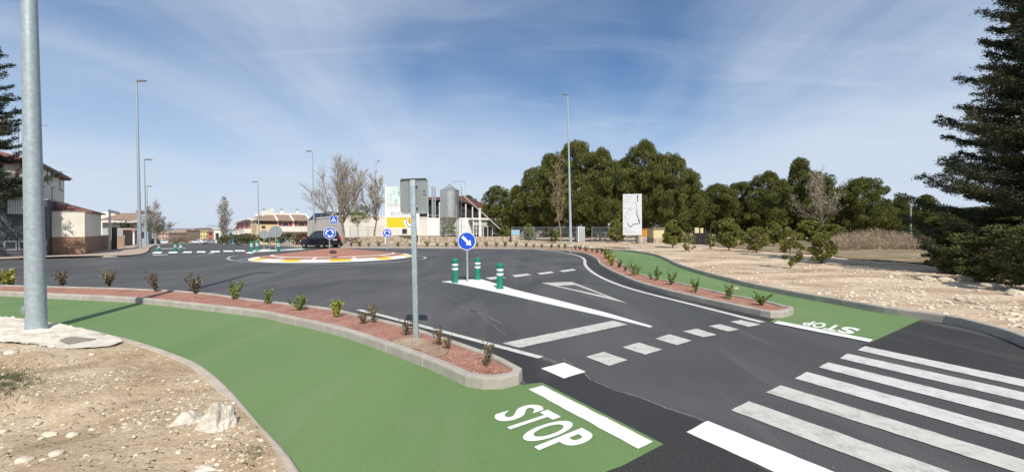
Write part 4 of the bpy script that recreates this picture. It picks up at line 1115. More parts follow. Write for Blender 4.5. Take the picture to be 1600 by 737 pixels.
# protos of the big Aleppo pines
PP = [make_pine(1, 16, 5.2, .15, 210, 170, .24, .9, shp=.4), make_pine(2, 16, 6.2, .18, 240, 170, .24, .95, shp=.3), make_pine(3, 16, 4.6, .12, 200, 170, .24, .85, shp=.55), make_pine(4, 16, 7.5, .18, 280, 170, .25, 1.0, shp=.3)]
used = [False] * 4
def put(protos, used, k, x, y, z, sx, sz, rz, label, group):
    t = protos[k]
    if used[k]: t = copy_tree(t)
    used[k] = True
    t.location = (x, y, z); t.scale = (sx, sx, sz); t.rotation_euler = (0, 0, rz); t['label'] = label; t['group'] = group
    return t
PR = [5.2, 6.2, 4.6, 7.5]
big = [ # px centre, depth, top y, half width px, kind, label
    (776, 88, 290, 27, 0, 'small rounded pine farthest left in the grove, just right of the shed'),
    (806, 84, 289, 24, 2, 'pine with a narrow dark crown, second in the grove from the shed'),
    (835, 78, 262, 30, 0, 'mid-height pine at the left shoulder of the tall grove'),
    (862, 72, 240, 34, 1, 'pine left of the slender lamp post, half hidden by a leaning neighbour'),
    (900, 68, 220, 44, 3, 'tall broad pine directly behind the slender lamp post'),
    (938, 66, 232, 38, 1, 'dense pine between the slender lamp post and the information board'),
    (972, 70, 247, 30, 2, 'pine right behind the information board, lower than its neighbours'),
    (1006, 66, 220, 40, 1, 'tallest pine of the grove, above and right of the information board'),
    (1042, 64, 240, 42, 3, 'broad pine with a sloping right shoulder right of the information board'),
    (1076, 66, 266, 26, 0, 'pine on the right flank of the tall grove'),
    (1120, 78, 287, 38, 3, 'low broad pine just right of the tall grove'),
    (1160, 80, 284, 36, 1, 'pine above the yellow-green young pine at the grove edge'),
    (1199, 74, 268, 34, 1, 'pine in the middle of the right-hand woodland'),
    (1247, 76, 246, 30, 2, 'highest pine of the right-hand woodland, behind the forked bare tree'),
    (1275, 70, 268, 32, 0, 'pine with a pale crown right behind the forked bare tree'),
    (1350, 70, 277, 40, 3, 'broad rounded pine above the dry brush mound'),
    (1316, 78, 292, 30, 1, 'pine filling the gap left of the broad rounded one above the brush'),
    (1409, 74, 306, 22, 2, 'small pine just left of the thin concrete post'),
    (1450, 66, 303, 22, 2, 'conical pine right of the thin concrete post, left of the dark conifer'),
    (1490, 62, 325, 30, 1, 'low pine mostly behind the dark conifer on the right'),
    (700 + 30, 120, 305, 22, 0, 'distant pine top showing behind the shed roof'),
    (1085, 105, 296, 40, 3, 'distant pine behind the dip between the tall grove and the woodland'),
    (1225, 110, 286, 44, 3, 'distant pine behind the middle of the woodland'),
    (1385, 105, 318, 44, 3, 'distant low pine behind the dry brush, left of the concrete post'),
    (1540, 95, 322, 60, 3, 'distant pine behind the dark conifer at the right'),
    (930, 100, 262, 60, 3, 'distant pine filling the dark middle of the tall grove'),
    (1010, 102, 262, 60, 3, 'distant pine behind the tallest pine of the grove'),
    (850, 104, 300, 50, 3, 'distant pine behind the slender lamp post on the left'),
    (1160, 112, 310, 60, 3, 'distant pine behind the young pines'),
    (1300, 108, 308, 55, 3, 'distant pine behind the forked bare tree')]
rnd = random.Random(8)
for px, Y, ty, hw, k, lab in big:
    H = ZAT(ty, Y) - .1; s = hw * Y / F / PR[k] * 1.02
    put(PP, used, k, AT(px, Y), Y, .1, s, H / 16, rnd.uniform(0, 6.28), lab, 'pine trees of the grove and woodland')
# the wood behind, one mass: it closes the view under the crowns
def far_wood():
    rng = np.random.default_rng(77); cs = []; rs = []
    for i in range(760):
        px = rng.uniform(745, 1700); Y = rng.uniform(112, 128); cs.append((AT(px, Y), Y, .5 + rng.random() ** 1.0 * (7.5 + 2.2 * noise.noise(Vector((px * .02, 0, 0)))))); rs.append(rng.uniform(1.1, 2.0))
    P, A, B = tufts(rng, cs, rs, 60, .42, asp=.4)
    o = quads_mesh('far_wood', P, A, B, M_pine); o['kind'] = 'stuff'; o['label'] = 'dark mass of far woodland closing the view behind the pine trunks'; o['category'] = 'woodland'
far_wood()
# young pines planted on the open ground
YP = [make_pine(21, 2.4, .85, .12, 50, 150, .10, .34, M_pine_y, young=True, trunk_r=.04, shp=.45), make_pine(22, 2.4, .78, .06, 26, 75, .10, .23, M_pine_y, young=True, trunk_r=.03, shp=.2), make_pine(23, 2.4, 1.2, .06, 48, 130, .11, .36, M_pine_y, young=True, trunk_r=.05, shp=.15)]
YR = [.85, .6, 1.15]; yu = [False] * 3
for px, by, ty, hw, k, lab in [
    (1051, 387, 344, 16, 0, 'yellow-green young pine with a clear stem right of the information board'),
    (1076, 393, 362, 8, 1, 'small sparse young pine just right of the one with a clear stem'),
    (1111, 388, 365, 6, 1, 'tiny narrow young pine in front of the black mesh enclosure'),
    (1139, 391, 342, 17, 0, 'egg-shaped bright young pine in the middle of the open ground'),
    (1182, 394, 354, 15, 2, 'loose spreading young pine right of the egg-shaped bright one'),
    (1209, 384, 347, 13, 0, 'upright light-green young pine behind the spindly one'),
    (1236, 419, 352, 13, 1, 'nearest spindly young pine with gaps between its branches'),
    (1264, 379, 344, 18, 2, 'wide young pine left of the forked bare tree'),
    (1284, 411, 364, 17, 2, 'low bushy young pine at the foot of the forked bare tree'),
    (1299, 383, 350, 18, 2, 'light-green pyramidal young pine right of the forked bare tree'),
    (1354, 369, 350, 12, 0, 'small light young pine above the dry brush'),
    (1162, 384, 357, 8, 1, 'small dull young pine in the gap right of the egg-shaped one'),
    (963, 379, 343, 13, 2, 'yellowish young pine just left of the information board'),
    (826, 378, 349, 9, 0, 'young pine at the roadside left of the slender lamp post'),
    (789, 377, 352, 9, 0, 'young pine in front of the glass entrance'),
    (866, 379, 356, 9, 1, 'thin-crowned sapling beside the yellow-budded tree'),
    (701, 376, 350, 10, 1, 'sapling in front of the silo')]:
    x, y = G(px, by, .15); H = (by - ty) / F * y; s = hw * y / F / YR[k]
    put(YP, yu, k, x, y, .12, s, H / 2.4, rnd.uniform(0, 6.28), lab, 'young pines on the open ground')

# ---- the big dark conifer at the right, and the one cut by the left edge
def make_fir(seed, H, Rb, z0, nwh, m, size, dens, gap=0.0):
    rnd = random.Random(seed); rng = np.random.default_rng(seed)
    t = empty('conifer_tree', 'x', 'tree')
    mb = MB(); mb.tube([(0, 0, -.3), (0.05, 0, H * .3), (-.05, .03, H * .7), (0, 0, H)], [H * .022, H * .017, H * .008, .02], 9)
    Ps, As, Bs = [], [], []
    for w in range(nwh):
        f = w / (nwh - 1); z = z0 + (H - z0) * f ** .95; zb_ = z
        L = Rb * (1 - f) ** .95 * rnd.uniform(.74, 1.08) + .25
        nb = 7 if f < .8 else 5
        if rnd.random() < gap: nb = 4
        a0 = rnd.uniform(0, 6.28)
        for b in range(nb):
            z = zb_ + rnd.uniform(-.32, .32) * (1 - f); a = a0 + 2 * PI * b / nb + rnd.uniform(-.3, .3); l = L * rnd.uniform(.68, 1.1)
            d = np.array([math.cos(a), math.sin(a), 0]); side = np.array([-d[1], d[0], 0])
            droop = rnd.uniform(.05, .38) * (1 - f); pts = []
            for i in range(7):
                s = i / 6; pts.append(d * l * s + np.array([0, 0, z + l * (.10 * s - droop * math.sin(PI * s * .8) + .16 * s * s * s)]) + side * l * .06 * math.sin(s * 5 + b))
            mb.tube([Vector(p) for p in pts], [max(.012, .022 * l * (1 - .85 * i / 6)) for i in range(7)], 4, cap=False)
            # side shoots carrying needle sprays
            ns = int(9 + l * 4)
            for j in range(ns):
                s = .18 + .82 * (j + rnd.random()) / ns; k = min(5, int(s * 6)); p0 = pts[k] + (pts[k + 1] - pts[k]) * (s * 6 - k)
                sd = side * (1 if j % 2 else -1); sl = (.16 + .26 * l * (1 - s * .75)) * rnd.uniform(.6, 1.2)
                n = max(6, int(dens * sl))
                tt = rng.random((n, 1)) ** .8
                dirv = sd + d * .75 + np.array([0, 0, rnd.uniform(-.1, .35)]); dirv /= np.linalg.norm(dirv)
                p = p0 + dirv * sl * tt + rng.normal(size=(n, 3)) * (.05 + .05 * sl) * np.array([1, 1, .8])
                ax = unit(dirv + rng.normal(size=(n, 3)) * .55 + np.array([0, 0, .35])) * size * rng.uniform(.6, 1.3, (n, 1))
                bx_ = unit(np.cross(ax, rng.normal(size=(n, 3)))) * size * .3
                Ps.append(p); As.append(ax); Bs.append(bx_)
    mb.build('trunk', M_bark, t, True, fix=False)
    quads_mesh('crown', np.vstack(Ps), np.vstack(As), np.vstack(Bs), m, t)
    return t
cf = make_fir(33, 17.5, 4.25, 1.0, 52, M_fir, .058, 270, .4)
cf.location = (21.0, 15.9, .1); cf.rotation_euler = (0, 0, 1.1); cf['label'] = 'tall dark conifer filling the right edge of the picture'
cf2 = make_fir(35, 17.0, 3.5, 4.3, 20, M_fir, .08, 110, .3)
cf2.location = (-34.9, 27, .1); cf2.rotation_euler = (0, 0, .4); cf2['label'] = 'dark conifer reaching in from the left edge in front of the cream house'
# pine bush in front of the conifer
BP = [make_pine(41, 3.6, 1.7, .04, 60, 190, .11, .42, mat('bush_pine_needles', (0.05, 0.062, 0.02), .75, color2=(.11, .115, .035), scale=.9, island=.4, spec=.25), young=True, trunk_r=.07, shp=.15)]
bu = [False]
for px, by, ty, hw, lab in ((1556, 444, 352, 58, 'olive-green pine bush spreading low in front of the dark conifer'), (1630, 458, 345, 55, 'pine bush cut by the right edge at the foot of the dark conifer'), (1492, 428, 356, 40, 'darker low pine bush at the left foot of the dark conifer')):
    x, y = G(px, by, .1); s = hw * y / F / 1.7; H = (by - ty) / F * y
    put(BP, bu, 0, x, y, .08, s, H / 3.6, rnd.uniform(0, 6), lab, 'pine bushes under the conifer')

# ---- bare trees
def make_bare(seed, H, spread, label, m=None, fork=.3, depth=6, leaf=None, upright=.5, r0=.12, nleaf=0, lsz=.08, trunks=1, lsc=.78, first=.3):
    rnd = random.Random(seed); rng = np.random.default_rng(seed)
    t = empty('bare_tree', label, 'tree'); mb = MB(); tips = []
    def grow(p, d, l, r, k):
        n = 3; pts = [p]; q = p
        for i in range(n):
            d = (d + Vector((rnd.gauss(0, .10), rnd.gauss(0, .10), rnd.gauss(0, .05) + .03 * upright))).normalized(); q = q + d * l / n; pts.append(q)
        mb.tube(pts, [r * (1 - .35 * i / n) for i in range(n + 1)], 6 if k > 3 else (4 if k > 1 else 3), cap=False)
        if k <= 2: tips.extend(pts[1:])
        if k == 0: return
        nb = 3 if rnd.random() < .75 else 2
        for b in range(nb):
            a = rnd.uniform(0, 6.28); s = spread * rnd.uniform(.6, 1.3)
            if b == 0: s *= .35
            side = d.cross(Vector((math.cos(a), math.sin(a), .3))).normalized()
            nd = (d + side * s + Vector((0, 0, upright * .35))).normalized()
            grow(pts[-1] if b < 2 else pts[2], nd, l * lsc * rnd.uniform(.8, 1.15), r * .62, k - 1)
    for q in range(trunks):
        grow(Vector((rnd.uniform(-.5, .5) if trunks > 1 else 0, rnd.uniform(-.3, .3) if trunks > 1 else 0, -.1)), Vector((rnd.uniform(-.1, .1), rnd.uniform(-.1, .1), 1)).normalized(), H * first, r0, depth)
    zm = max(v[2] for v in mb.v); s = H / zm
    mb.v = [(v[0] * s, v[1] * s, v[2] * s) for v in mb.v]
    mb.build('trunk', m or M_bark_pale, t, False, fix=False)
    if nleaf:
        T = np.array([tuple(p) for p in tips]) * s
        P = T[rng.integers(0, len(T), nleaf)] + rng.normal(size=(nleaf, 3)) * .12
        A = unit(rng.normal(size=(nleaf, 3))) * lsz; B = unit(np.cross(A, rng.normal(size=(nleaf, 3)))) * lsz * .6
        quads_mesh('crown', P, A, B, leaf, t)
    return t
M_bud = mat('brown_buds', (.38, .33, .25), .9, island=.35)
M_bud_y = mat('yellow_buds', (.24, .20, .07), .9, island=.35)
M_twig = mat('twig_bark', (.24, .19, .145), .95, var=.2, scale=4)
M_twig_g = mat('twig_bark_grey', (.33, .29, .25), .95, var=.2, scale=4)
def bare_at(t, px, by, ty=None, sx=1, z=None, rz=0):
    x, y, zz = GZ(px, by); t.location = (x, y, zz if z is None else z); t.scale = (sx, sx, 1); t.rotation_euler = (0, 0, rz)
def hgt(px, by, ty): x, y, z = GZ(px, by); return (by - ty) / F * y
def make_crown(seed, H, Rx, label, m, fork=.25, limbs=8, side=10, twigs=7, r0=.2, nleaf=3000, leaf=None, lsz=.07, low=.3, tw=.9, shp=1.0):
    """bare tree: limbs fan from the fork towards points of a crown envelope, carrying side branches and twigs"""
    rnd = random.Random(seed); rng = np.random.default_rng(seed)
    t = empty('bare_tree', label, 'tree'); mb = MB(); tips = []
    f0 = Vector((rnd.uniform(-.03, .03) * H, 0, H * fork))
    mb.tube([(0, 0, -.2), (0, 0, H * fork * .5), f0], [r0 * 1.25, r0, r0 * .85], 8)
    for i in range(limbs):
        a = 2 * PI * (i + rnd.uniform(-.3, .3)) / limbs; e = rnd.uniform(.0, 1.0) ** .7 if i else 0
        tgt = Vector((Rx * e * math.cos(a), Rx * e * math.sin(a), H * (1 - (1 - low - .25) * e ** 2.2 * shp) * rnd.uniform(.92, 1.0)))
        pts = []; n = 7
        for k in range(n + 1):
            s_ = k / n; p = f0.lerp(tgt, s_); out = Vector((tgt.x - f0.x, tgt.y - f0.y, 0)) * (.18 * math.sin(PI * s_)); pts.append(p + out + Vector((rnd.gauss(0, .012), rnd.gauss(0, .012), 0)) * H)
        mb.tube(pts, [r0 * .55 * (1 - .88 * k / n) for k in range(n + 1)], 5, cap=False)
        for j in range(side):
            s_ = rnd.uniform(.15, 1.0); k = min(n - 1, int(s_ * n)); p0 = pts[k].lerp(pts[k + 1], s_ * n - k); d0 = (pts[k + 1] - pts[k]).normalized()
            a2 = rnd.uniform(0, 6.28); sd = d0.cross(Vector((math.cos(a2), math.sin(a2), .2))).normalized(); L = H * .17 * rnd.uniform(.5, 1.3) * (1.15 - .6 * s_) * min(1.2, .35 + Rx / H * 2)
            d1 = (d0 * .8 + sd * .8 + Vector((0, 0, .35))).normalized(); q = [p0, p0 + d1 * L * .5, p0 + (d1 + Vector((0, 0, .25))).normalized() * L]
            mb.tube(q, [r0 * .13, r0 * .09, r0 * .05], 4, cap=False)
            for w in range(twigs):
                u_ = rnd.uniform(.25, 1.0); b0 = q[0].lerp(q[2], u_); d2 = (d1 + Vector((rnd.gauss(0, .7), rnd.gauss(0, .7), rnd.gauss(.35, .4)))).normalized(); b1 = b0 + d2 * L * rnd.uniform(.3, .6) * tw
                mb.tube([b0, b1], [r0 * .045, r0 * .02], 3, cap=False); tips += [b1, b0.lerp(b1, .6)]
    mb.build('trunk', m, t, False, fix=False)
    if nleaf:
        T = np.array([tuple(p) for p in tips]); P = T[rng.integers(0, len(T), nleaf)] + rng.normal(size=(nleaf, 3)) * .10
        A = unit(rng.normal(size=(nleaf, 3))) * lsz; B = unit(np.cross(A, rng.normal(size=(nleaf, 3)))) * lsz * .6
        quads_mesh('crown', P, A, B, leaf, t)
    return t
bt = make_crown(51, hgt(538, 383, 248), 5.0, 'large bare plane tree with a wide brown crown in front of the white factory wall', M_twig, .27, 16, 19, 11, .18, 10000, M_bud, .052); bare_at(bt, 537, 382.5)
bt = make_crown(52, hgt(585, 381, 256), 1.9, 'slimmer bare tree right of the large plane tree', M_twig, .3, 9, 17, 9, .13, 4500, M_bud, .07, low=.25); bare_at(bt, 585, 380.8)
bt = make_crown(53, hgt(350, 382, 308), 1.55, 'grey bare poplar with upright limbs at the end of the left street', M_twig_g, .10, 13, 18, 9, .14, 4200, M_twig_g, .08, low=.0, shp=.7); bare_at(bt, 350, 382)
bt = make_crown(54, hgt(243, 382.5, 322), 2.2, 'bare greyish street tree beside the parked dark car', M_twig_g, .22, 12, 18, 9, .14, 5500, M_twig_g, .07, low=.1); bare_at(bt, 243, 383)
bt = make_crown(55, hgt(875, 378, 243), 1.9, 'slender yellow-budded tree left of the slender lamp post', M_twig, .25, 8, 15, 8, .13, 2600, M_bud_y, .09, low=.0); bare_at(bt, 876, 379, z=.1)
bt = make_crown(56, hgt(1283, 384, 266), 2.9, 'forked bare tree with a pale trunk on the open ground', M_twig, .30, 8, 14, 9, .15, 2200, M_bud, .06, low=.3); bare_at(bt, 1282, 384, z=.1)
# evergreen bush behind the plane tree (olive crown)
PU = [make_pine(61, 4, 1.7, .55, 26, 70, .13, .5, M_pine_y, trunk_r=.05)]
PU[0].location = (AT(560, 66), 66, .1); PU[0].scale = (1.1, 1.1, (ZAT(325, 66)) / 4); PU[0]['label'] = 'round olive-green tree between the two bare trees by the factory'

# ---- hedge along the street and small shrubs
def hedge(name, px0, px1, by, ty, Y, label, m, seed, depth=1.6):
    rng = np.random.default_rng(seed); x0, x1 = AT(px0, Y), AT(px1, Y); z0 = zf((x0 + x1) / 2, Y); zt = ZAT(ty, Y)
    L = x1 - x0; n = int(L * 1.6); cs = []; rs = []
    for i in range(n * 3):
        cs.append((x0 + L * rng.random(), Y + rng.uniform(-depth / 2, depth / 2), z0 + (zt - z0) * rng.uniform(.15, .85))); rs.append((zt - z0) * rng.uniform(.2, .36))
    P, A, B = tufts(rng, cs, rs, 130, .14)
    P[:, 2] = np.maximum(P[:, 2], z0)
    o = quads_mesh(name, P, A, B, m); props(o, label, 'hedge'); return o
M_hedge = mat('hedge_leaves', (0.045, 0.055, 0.02), .7, color2=(.12, .12, .045), scale=.7, island=.35, spec=.2)
hedge('hedge', 338, 398, 385, 365, 66, 'clipped hedge left of the grey sign backs in front of the terraced houses', M_hedge, 1)
hedge('hedge', 398, 433, 385, 364, 62, 'hedge right behind the grey sign backs', M_hedge, 2)
hedge('hedge', 436, 470, 386, 362.5, 56, 'hedge just left of the black car', M_hedge, 3)

M_leaf_g = mat('shrub_leaf_green', (0.085, 0.13, 0.022), .5, color2=(.17, .21, .04), scale=9, island=.35)
M_leaf_y = mat('shrub_leaf_yellow', (0.17, 0.19, 0.025), .5, color2=(.30, .29, .05), scale=9, island=.3)
M_leaf_d = mat('shrub_leaf_dry', (0.10, 0.075, 0.045), .7, color2=(.20, .17, .08), scale=9, island=.4)
M_leaf_r = mat('shrub_leaf_reddish', (0.10, 0.04, 0.03), .6, color2=(.15, .12, .045), scale=9, island=.4)
M_stem = mat('shrub_stem', (.12, .085, .05), .9)
def make_shrub(seed, nst, nlf, lsz, m, spread=.35, droop=.0, leafy=.2):
    rnd = random.Random(seed); rng = np.random.default_rng(seed)
    t = empty('shrub', 'x', 'shrub'); mb = MB(); Ps = []
    for i in range(nst):
        a = rnd.uniform(0, 6.28); s = spread * rnd.uniform(.2, 1.1); h = rnd.uniform(.6, 1.0)
        p = [Vector((.02 * math.cos(a), .02 * math.sin(a), -.02))]
        for k in range(1, 6):
            f = k / 5; p.append(Vector((math.cos(a) * s * f + rnd.gauss(0, .02), math.sin(a) * s * f + rnd.gauss(0, .02), h * f * (1 - .12 * f))))
        mb.tube(p, [.016, .013, .011, .009, .007, .004], 5, cap=False)
        for k in range(1, 6):
            if k / 5 < leafy: continue
            for b in range(2):
                a2 = rnd.uniform(0, 6.28); q = p[k] + Vector((math.cos(a2), math.sin(a2), rnd.uniform(.1, .8))) * rnd.uniform(.05, .14); mb.tube([p[k], q], [.006, .003], 3, cap=False); Ps.append(q)
            Ps.append(p[k])
    base = np.array([tuple(p) for p in Ps]); idx = rng.integers(0, len(base), nlf)
    P = base[idx] + rng.normal(size=(nlf, 3)) * .035
    d = unit(rng.normal(size=(nlf, 3)) + np.array([0, 0, .5 - droop])); A = d * lsz * rng.uniform(.6, 1.2, (nlf, 1)); B = unit(np.cross(A, rng.normal(size=(nlf, 3)))) * np.linalg.norm(A, axis=1, keepdims=True) * .5
    mb.build('stem', M_stem, t, False, fix=False)
    quads_mesh('leaves', P, A, B, m, t)
    return t
SH = {'g': make_shrub(1, 7, 420, .085, M_leaf_g, .42, leafy=.1), 'y': make_shrub(2, 7, 420, .090, M_leaf_y, .40, leafy=.1), 'd': make_shrub(3, 9, 330, .062, M_leaf_d, .55, .5, leafy=.1), 'r': make_shrub(4, 8, 300, .065, M_leaf_r, .50, .3, leafy=.1), 'b': make_shrub(5, 12, 800, .085, M_leaf_g, .80, leafy=.1), 's': make_shrub(6, 4, 130, .08, M_leaf_g, .28, leafy=.2)}
su = set()
def shrub(kind, px, by, ty, label, group, z=.11, w=1.0):
    t = SH[kind]
    if kind in su: t = copy_tree(t)
    su.add(kind)
    x, y = G(px, by, z); H = (by - ty) / F * y
    t.location = (x, y, z); t.scale = (H * w, H * w, H * 1.08); t.rotation_euler = (0, 0, rnd.uniform(0, 6.28)); t['label'] = label; t['group'] = group; t.rotation_euler[0] = R(rnd.uniform(-9, 9)); t.rotation_euler[1] = R(rnd.uniform(-9, 9)); t.scale[0] *= rnd.uniform(.85, 1.2)
gL = 'shrubs in the left planting strip'
L_ = [('y', 18, 446, 419, 'yellow-green leafy shrub left of the near lamp post', 1.1), ('r', 98, 447.5, 423, 'brown withered shrub just right of the near lamp post', 1.1), ('d', 171, 447.5, 419, 'greyish twiggy shrub, second to the right of the near lamp post', 1.1), ('r', 244, 456, 423, 'dark red-leaved shrub where the lamp post shadow crosses the strip', .7), ('d', 306, 459, 426, 'thin dry shrub right of the post shadow', 1.0), ('g', 365, 468, 439, 'small green shrub, first green one right of the post shadow', .8),
      ('g', 417, 475, 452, 'stubby green shrub in the middle of the left strip', .8), ('b', 467, 485, 462, 'low round dense green shrub in the left strip', .9), ('y', 525, 496, 465, 'bright yellow-green shrub in the left strip', .8), ('d', 568, 506, 484, 'low dry part-green shrub, left of a close pair', 1.1), ('d', 586, 505, 470, 'taller dry shrub, right of a close pair left of the grey sign post', .7), ('r', 635, 524, 496, 'reddish shrub just left of the grey sign post', 1.0), ('r', 688, 541, 509, 'reddish-stemmed shrub just right of the grey sign post', .8), ('d', 700, 546, 522, 'brownish low shrub close beside the reddish-stemmed one', .9), ('d', 760, 573, 531, 'sparse tall shrub at the rounded end of the left strip', .8)]
for k, px, by, ty, lab, w in L_: shrub(k, px, by, ty, lab, gL, w=w)
gR = 'shrubs in the right planting strip'
R_ = [('g', 947, 404, 388, 'first tuft of the dense green row at the far bend of the right strip', 1), ('y', 953, 411, 394, 'yellow-green shrub of the dense row at the far bend of the right strip', 1), ('y', 957, 415, 401, 'second yellow-green shrub of the dense row at the far bend', 1), ('g', 967, 418, 405, 'green shrub just before the dense row at the far bend', 1), ('d', 977, 424, 412, 'small brown shrub, left of the tall leggy one', 1), ('s', 990, 431, 407, 'tall leggy shrub in the upper half of the right strip', 1.2), ('s', 997, 430, 414, 'shorter leggy shrub beside the tall leggy one', 1.2),
      ('s', 1017, 437, 424, 'small shoot left of a taller shrub in the middle of the right strip', 1.1), ('s', 1025, 438, 417, 'slim upright shrub in the middle of the right strip', 1.1), ('g', 1049, 445, 424, 'leafy shrub, fourth from the near end of the right strip', .8), ('g', 1087, 457, 435, 'narrow leafy shrub, third from the near end of the right strip', .7), ('g', 1139, 467, 445, 'bushy green shrub, second from the near end of the right strip', .9), ('b', 1190, 477, 457, 'wide bright green shrub at the near end of the right strip', .8)]
for k, px, by, ty, lab, w in R_: shrub(k, px, by, ty, lab, gR, w=w)
ORD = 'leftmost second third fourth fifth sixth seventh eighth ninth tenth eleventh twelfth thirteenth fourteenth fifteenth sixteenth seventeenth eighteenth nineteenth twentieth twenty-first twenty-second twenty-third twenty-fourth twenty-fifth twenty-sixth twenty-seventh twenty-eighth twenty-ninth'.split()
for i, px in enumerate([533, 549, 562, 576, 592, 622, 640, 668, 684, 697, 713, 729, 745, 761, 775, 789, 806, 822, 834, 847, 862, 873, 883, 899, 906, 916, 925, 933, 940]):
    by = 385.3 + (0 if px < 800 else (px - 800) * .035) + (0 if px < 890 else (px - 890) * .12); k = 'gdgrd'[i % 5]
    shrub(k, px, by, by - rnd.uniform(6.5, 9.5), ORD[i] + ' small seedling shrub, counted from the left, in the long bed behind the roundabout', 'seedling shrubs behind the roundabout', z=.13, w=1.1)

# dry brush mound and grass
def blades(name, n, sampler, h0, h1, m, seed, label, cat, w=.012, lean=.35):
    rng = np.random.default_rng(seed); rnd_ = random.Random(seed); P = []; 
    for _ in range(n):
        q = sampler(rnd_)
        if q: P.append(q)
    P = np.array(P); n = len(P); d = unit(np.array([0, 0, 1.0]) + rng.normal(size=(n, 3)) * lean); h = rng.uniform(h0, h1, (n, 1)) * .5
    A = d * h; B = unit(np.cross(A, rng.normal(size=(n, 3)))) * w
    o = quads_mesh(name, P + A, A, B, m); o['kind'] = 'stuff'; o['label'] = label; o['category'] = cat; return o
M_brush = mat('dry_brushwood', (.21, .155, .10), .95, color2=(.38, .29, .195), scale=.6, island=.4)
def smp(r):
    px = r.uniform(1280, 1460); f = (px - 1280) / 180; Y = r.uniform(37, 50); z = .1 + 1.75 * math.sin(PI * min(1, max(0, f))) ** .6 * r.random() * (1 - abs(Y - 43.5) / 8)
    return (AT(px, Y), Y, z)
blades('dry_brush', 36000, smp, .3, .8, M_brush, 3, 'mound of dry greyish brushwood on the open ground before the right-hand woodland', 'brushwood', .012, .9)
M_grass = mat('weed_grass', (.06, .075, .03), .8, color2=(.14, .14, .06), scale=4, island=.4)
def smp2(r):
    px = r.gauss(6, 30); py = r.gauss(610, 17)
    if px > 80 or noise.noise(Vector((px * .05, py * .12, 1))) < -.12: return None
    x, y = G(px, py); return (x, y, zdirtL(x, y) - .005)
blades('weeds', 4200, smp2, .015, .065, M_grass, 4, 'patch of dark green weeds at the left edge of the brown dirt', 'weeds', .0028, .8)
def smp3(r):
    px, py = r.uniform(1255, 1480), r.uniform(392, 402); x, y = G(px, py, .12); return (x, y, .14)
def smp4(r):
    c = [(410, 655), (425, 700), (398, 722)][r.randrange(3)]; px = r.gauss(c[0], 7); py = r.gauss(c[1], 6); x, y = G(px, py)
    if np.min(np.hypot(GLn[:, 0] - x, GLn[:, 1] - y)) < .12 or not in_poly(x, y, dlV): return None
    return (x, y, zdirtL(x, y) - .004)
blades('weeds', 700, smp4, .01, .04, M_grass, 6, 'thin weeds scattered along the dirt side of the left path edging', 'weeds', .002, .8)

# coarse red gravel lying on the planting strips
def strip_sampler(loop):
    P = [Vector((p[0], p[1])) for p in loop]; xs = [p.x for p in P]; ys = [p.y for p in P]
    ins = offset_line(P, (1 if signed(P) > 0 else -1) * .16, True)
    def f(r):
        for _ in range(60):
            y = min(ys) + (max(ys) - min(ys)) * r.random() ** 2.2; x = r.uniform(min(xs), max(xs))
            if in_poly(x, y, ins): return x, y
        return None, None
    return f
M_rg = mat('red_stones', (.40, .20, .145), .95, island=.45)
for lp, n_, nm_ in ((loopL, 4200, 'coarse red gravel covering the left planting strip'), (loopR, 2200, 'coarse red gravel covering the right planting strip')):
    o = gravel('red_gravel', n_, strip_sampler(lp), lambda x, y: .118, .006, .022, M_rg, 9); o['label'] = nm_; o['category'] = 'gravel'

# ------------------------------------------------------------------ buildings (street-aligned local frames: x across the street, y along it)
def site(name, label, u, v, z=0.0, rot=SROT, cat='building'):
    x, y = S(u, v); return empty(name, label, cat, (x, y, z), rot)
def part(name, m, parent, *boxes, c=0.0):
    mb = MB()
    for b in boxes: mb.box(*b, c=c)
    return mb.build(name, m, parent)
M_cream = mat('cream_render', (.68, .62, .51), .85, color2=(.76, .71, .60), scale=.8, bump=.1, bscale=15)
M_cream2 = mat('cream_render_light', (.66, .60, .49), .85, color2=(.74, .69, .58), scale=.6, bump=.1, bscale=15)
M_brown = mat('brown_plinth', (.22, .125, .075), .8, color2=(.28, .165, .10), scale=1.5, bump=.15, bscale=12)
M_tile = mat('roof_tiles_maroon', (.16, .055, .045), .7, color2=(.24, .11, .085), scale=2.5, bump=.5, bscale=8)
M_tileb = mat('roof_tiles_brown', (.22, .145, .105), .8, color2=(.30, .21, .155), scale=2.0, bump=.5, bscale=8)
M_glass = mat('window_glass', (.035, .042, .05), .25, spec=.4)
M_shut = mat('window_shutter', (.10, .07, .06), .6)
def slate_mat():
    m = bpy.data.materials.new('slate_cladding'); m.use_nodes = True; n, l = m.node_tree.nodes, m.node_tree.links; b = n['Principled BSDF']
    t = n.new('ShaderNodeTexCoord'); sx = n.new('ShaderNodeSeparateXYZ'); l.new(t.outputs['Object'], sx.inputs[0]); ad = n.new('ShaderNodeMath'); ad.operation = 'ADD'; l.new(sx.outputs[0], ad.inputs[0]); l.new(sx.outputs[1], ad.inputs[1])
    cb = n.new('ShaderNodeCombineXYZ'); l.new(ad.outputs[0], cb.inputs[0]); l.new(sx.outputs[2], cb.inputs[1])
    br = n.new('ShaderNodeTexBrick'); l.new(cb.outputs[0], br.inputs['Vector']); br.inputs['Scale'].default_value = 1.6; br.inputs['Color1'].default_value = (.045, .05, .06, 1); br.inputs['Color2'].default_value = (.085, .09, .10, 1); br.inputs['Mortar'].default_value = (.035, .035, .038, 1); br.inputs['Mortar Size'].default_value = .012
    l.new(br.outputs['Color'], b.inputs['Base Color']); b.inputs['Roughness'].default_value = .7
    return m
M_slate = slate_mat()
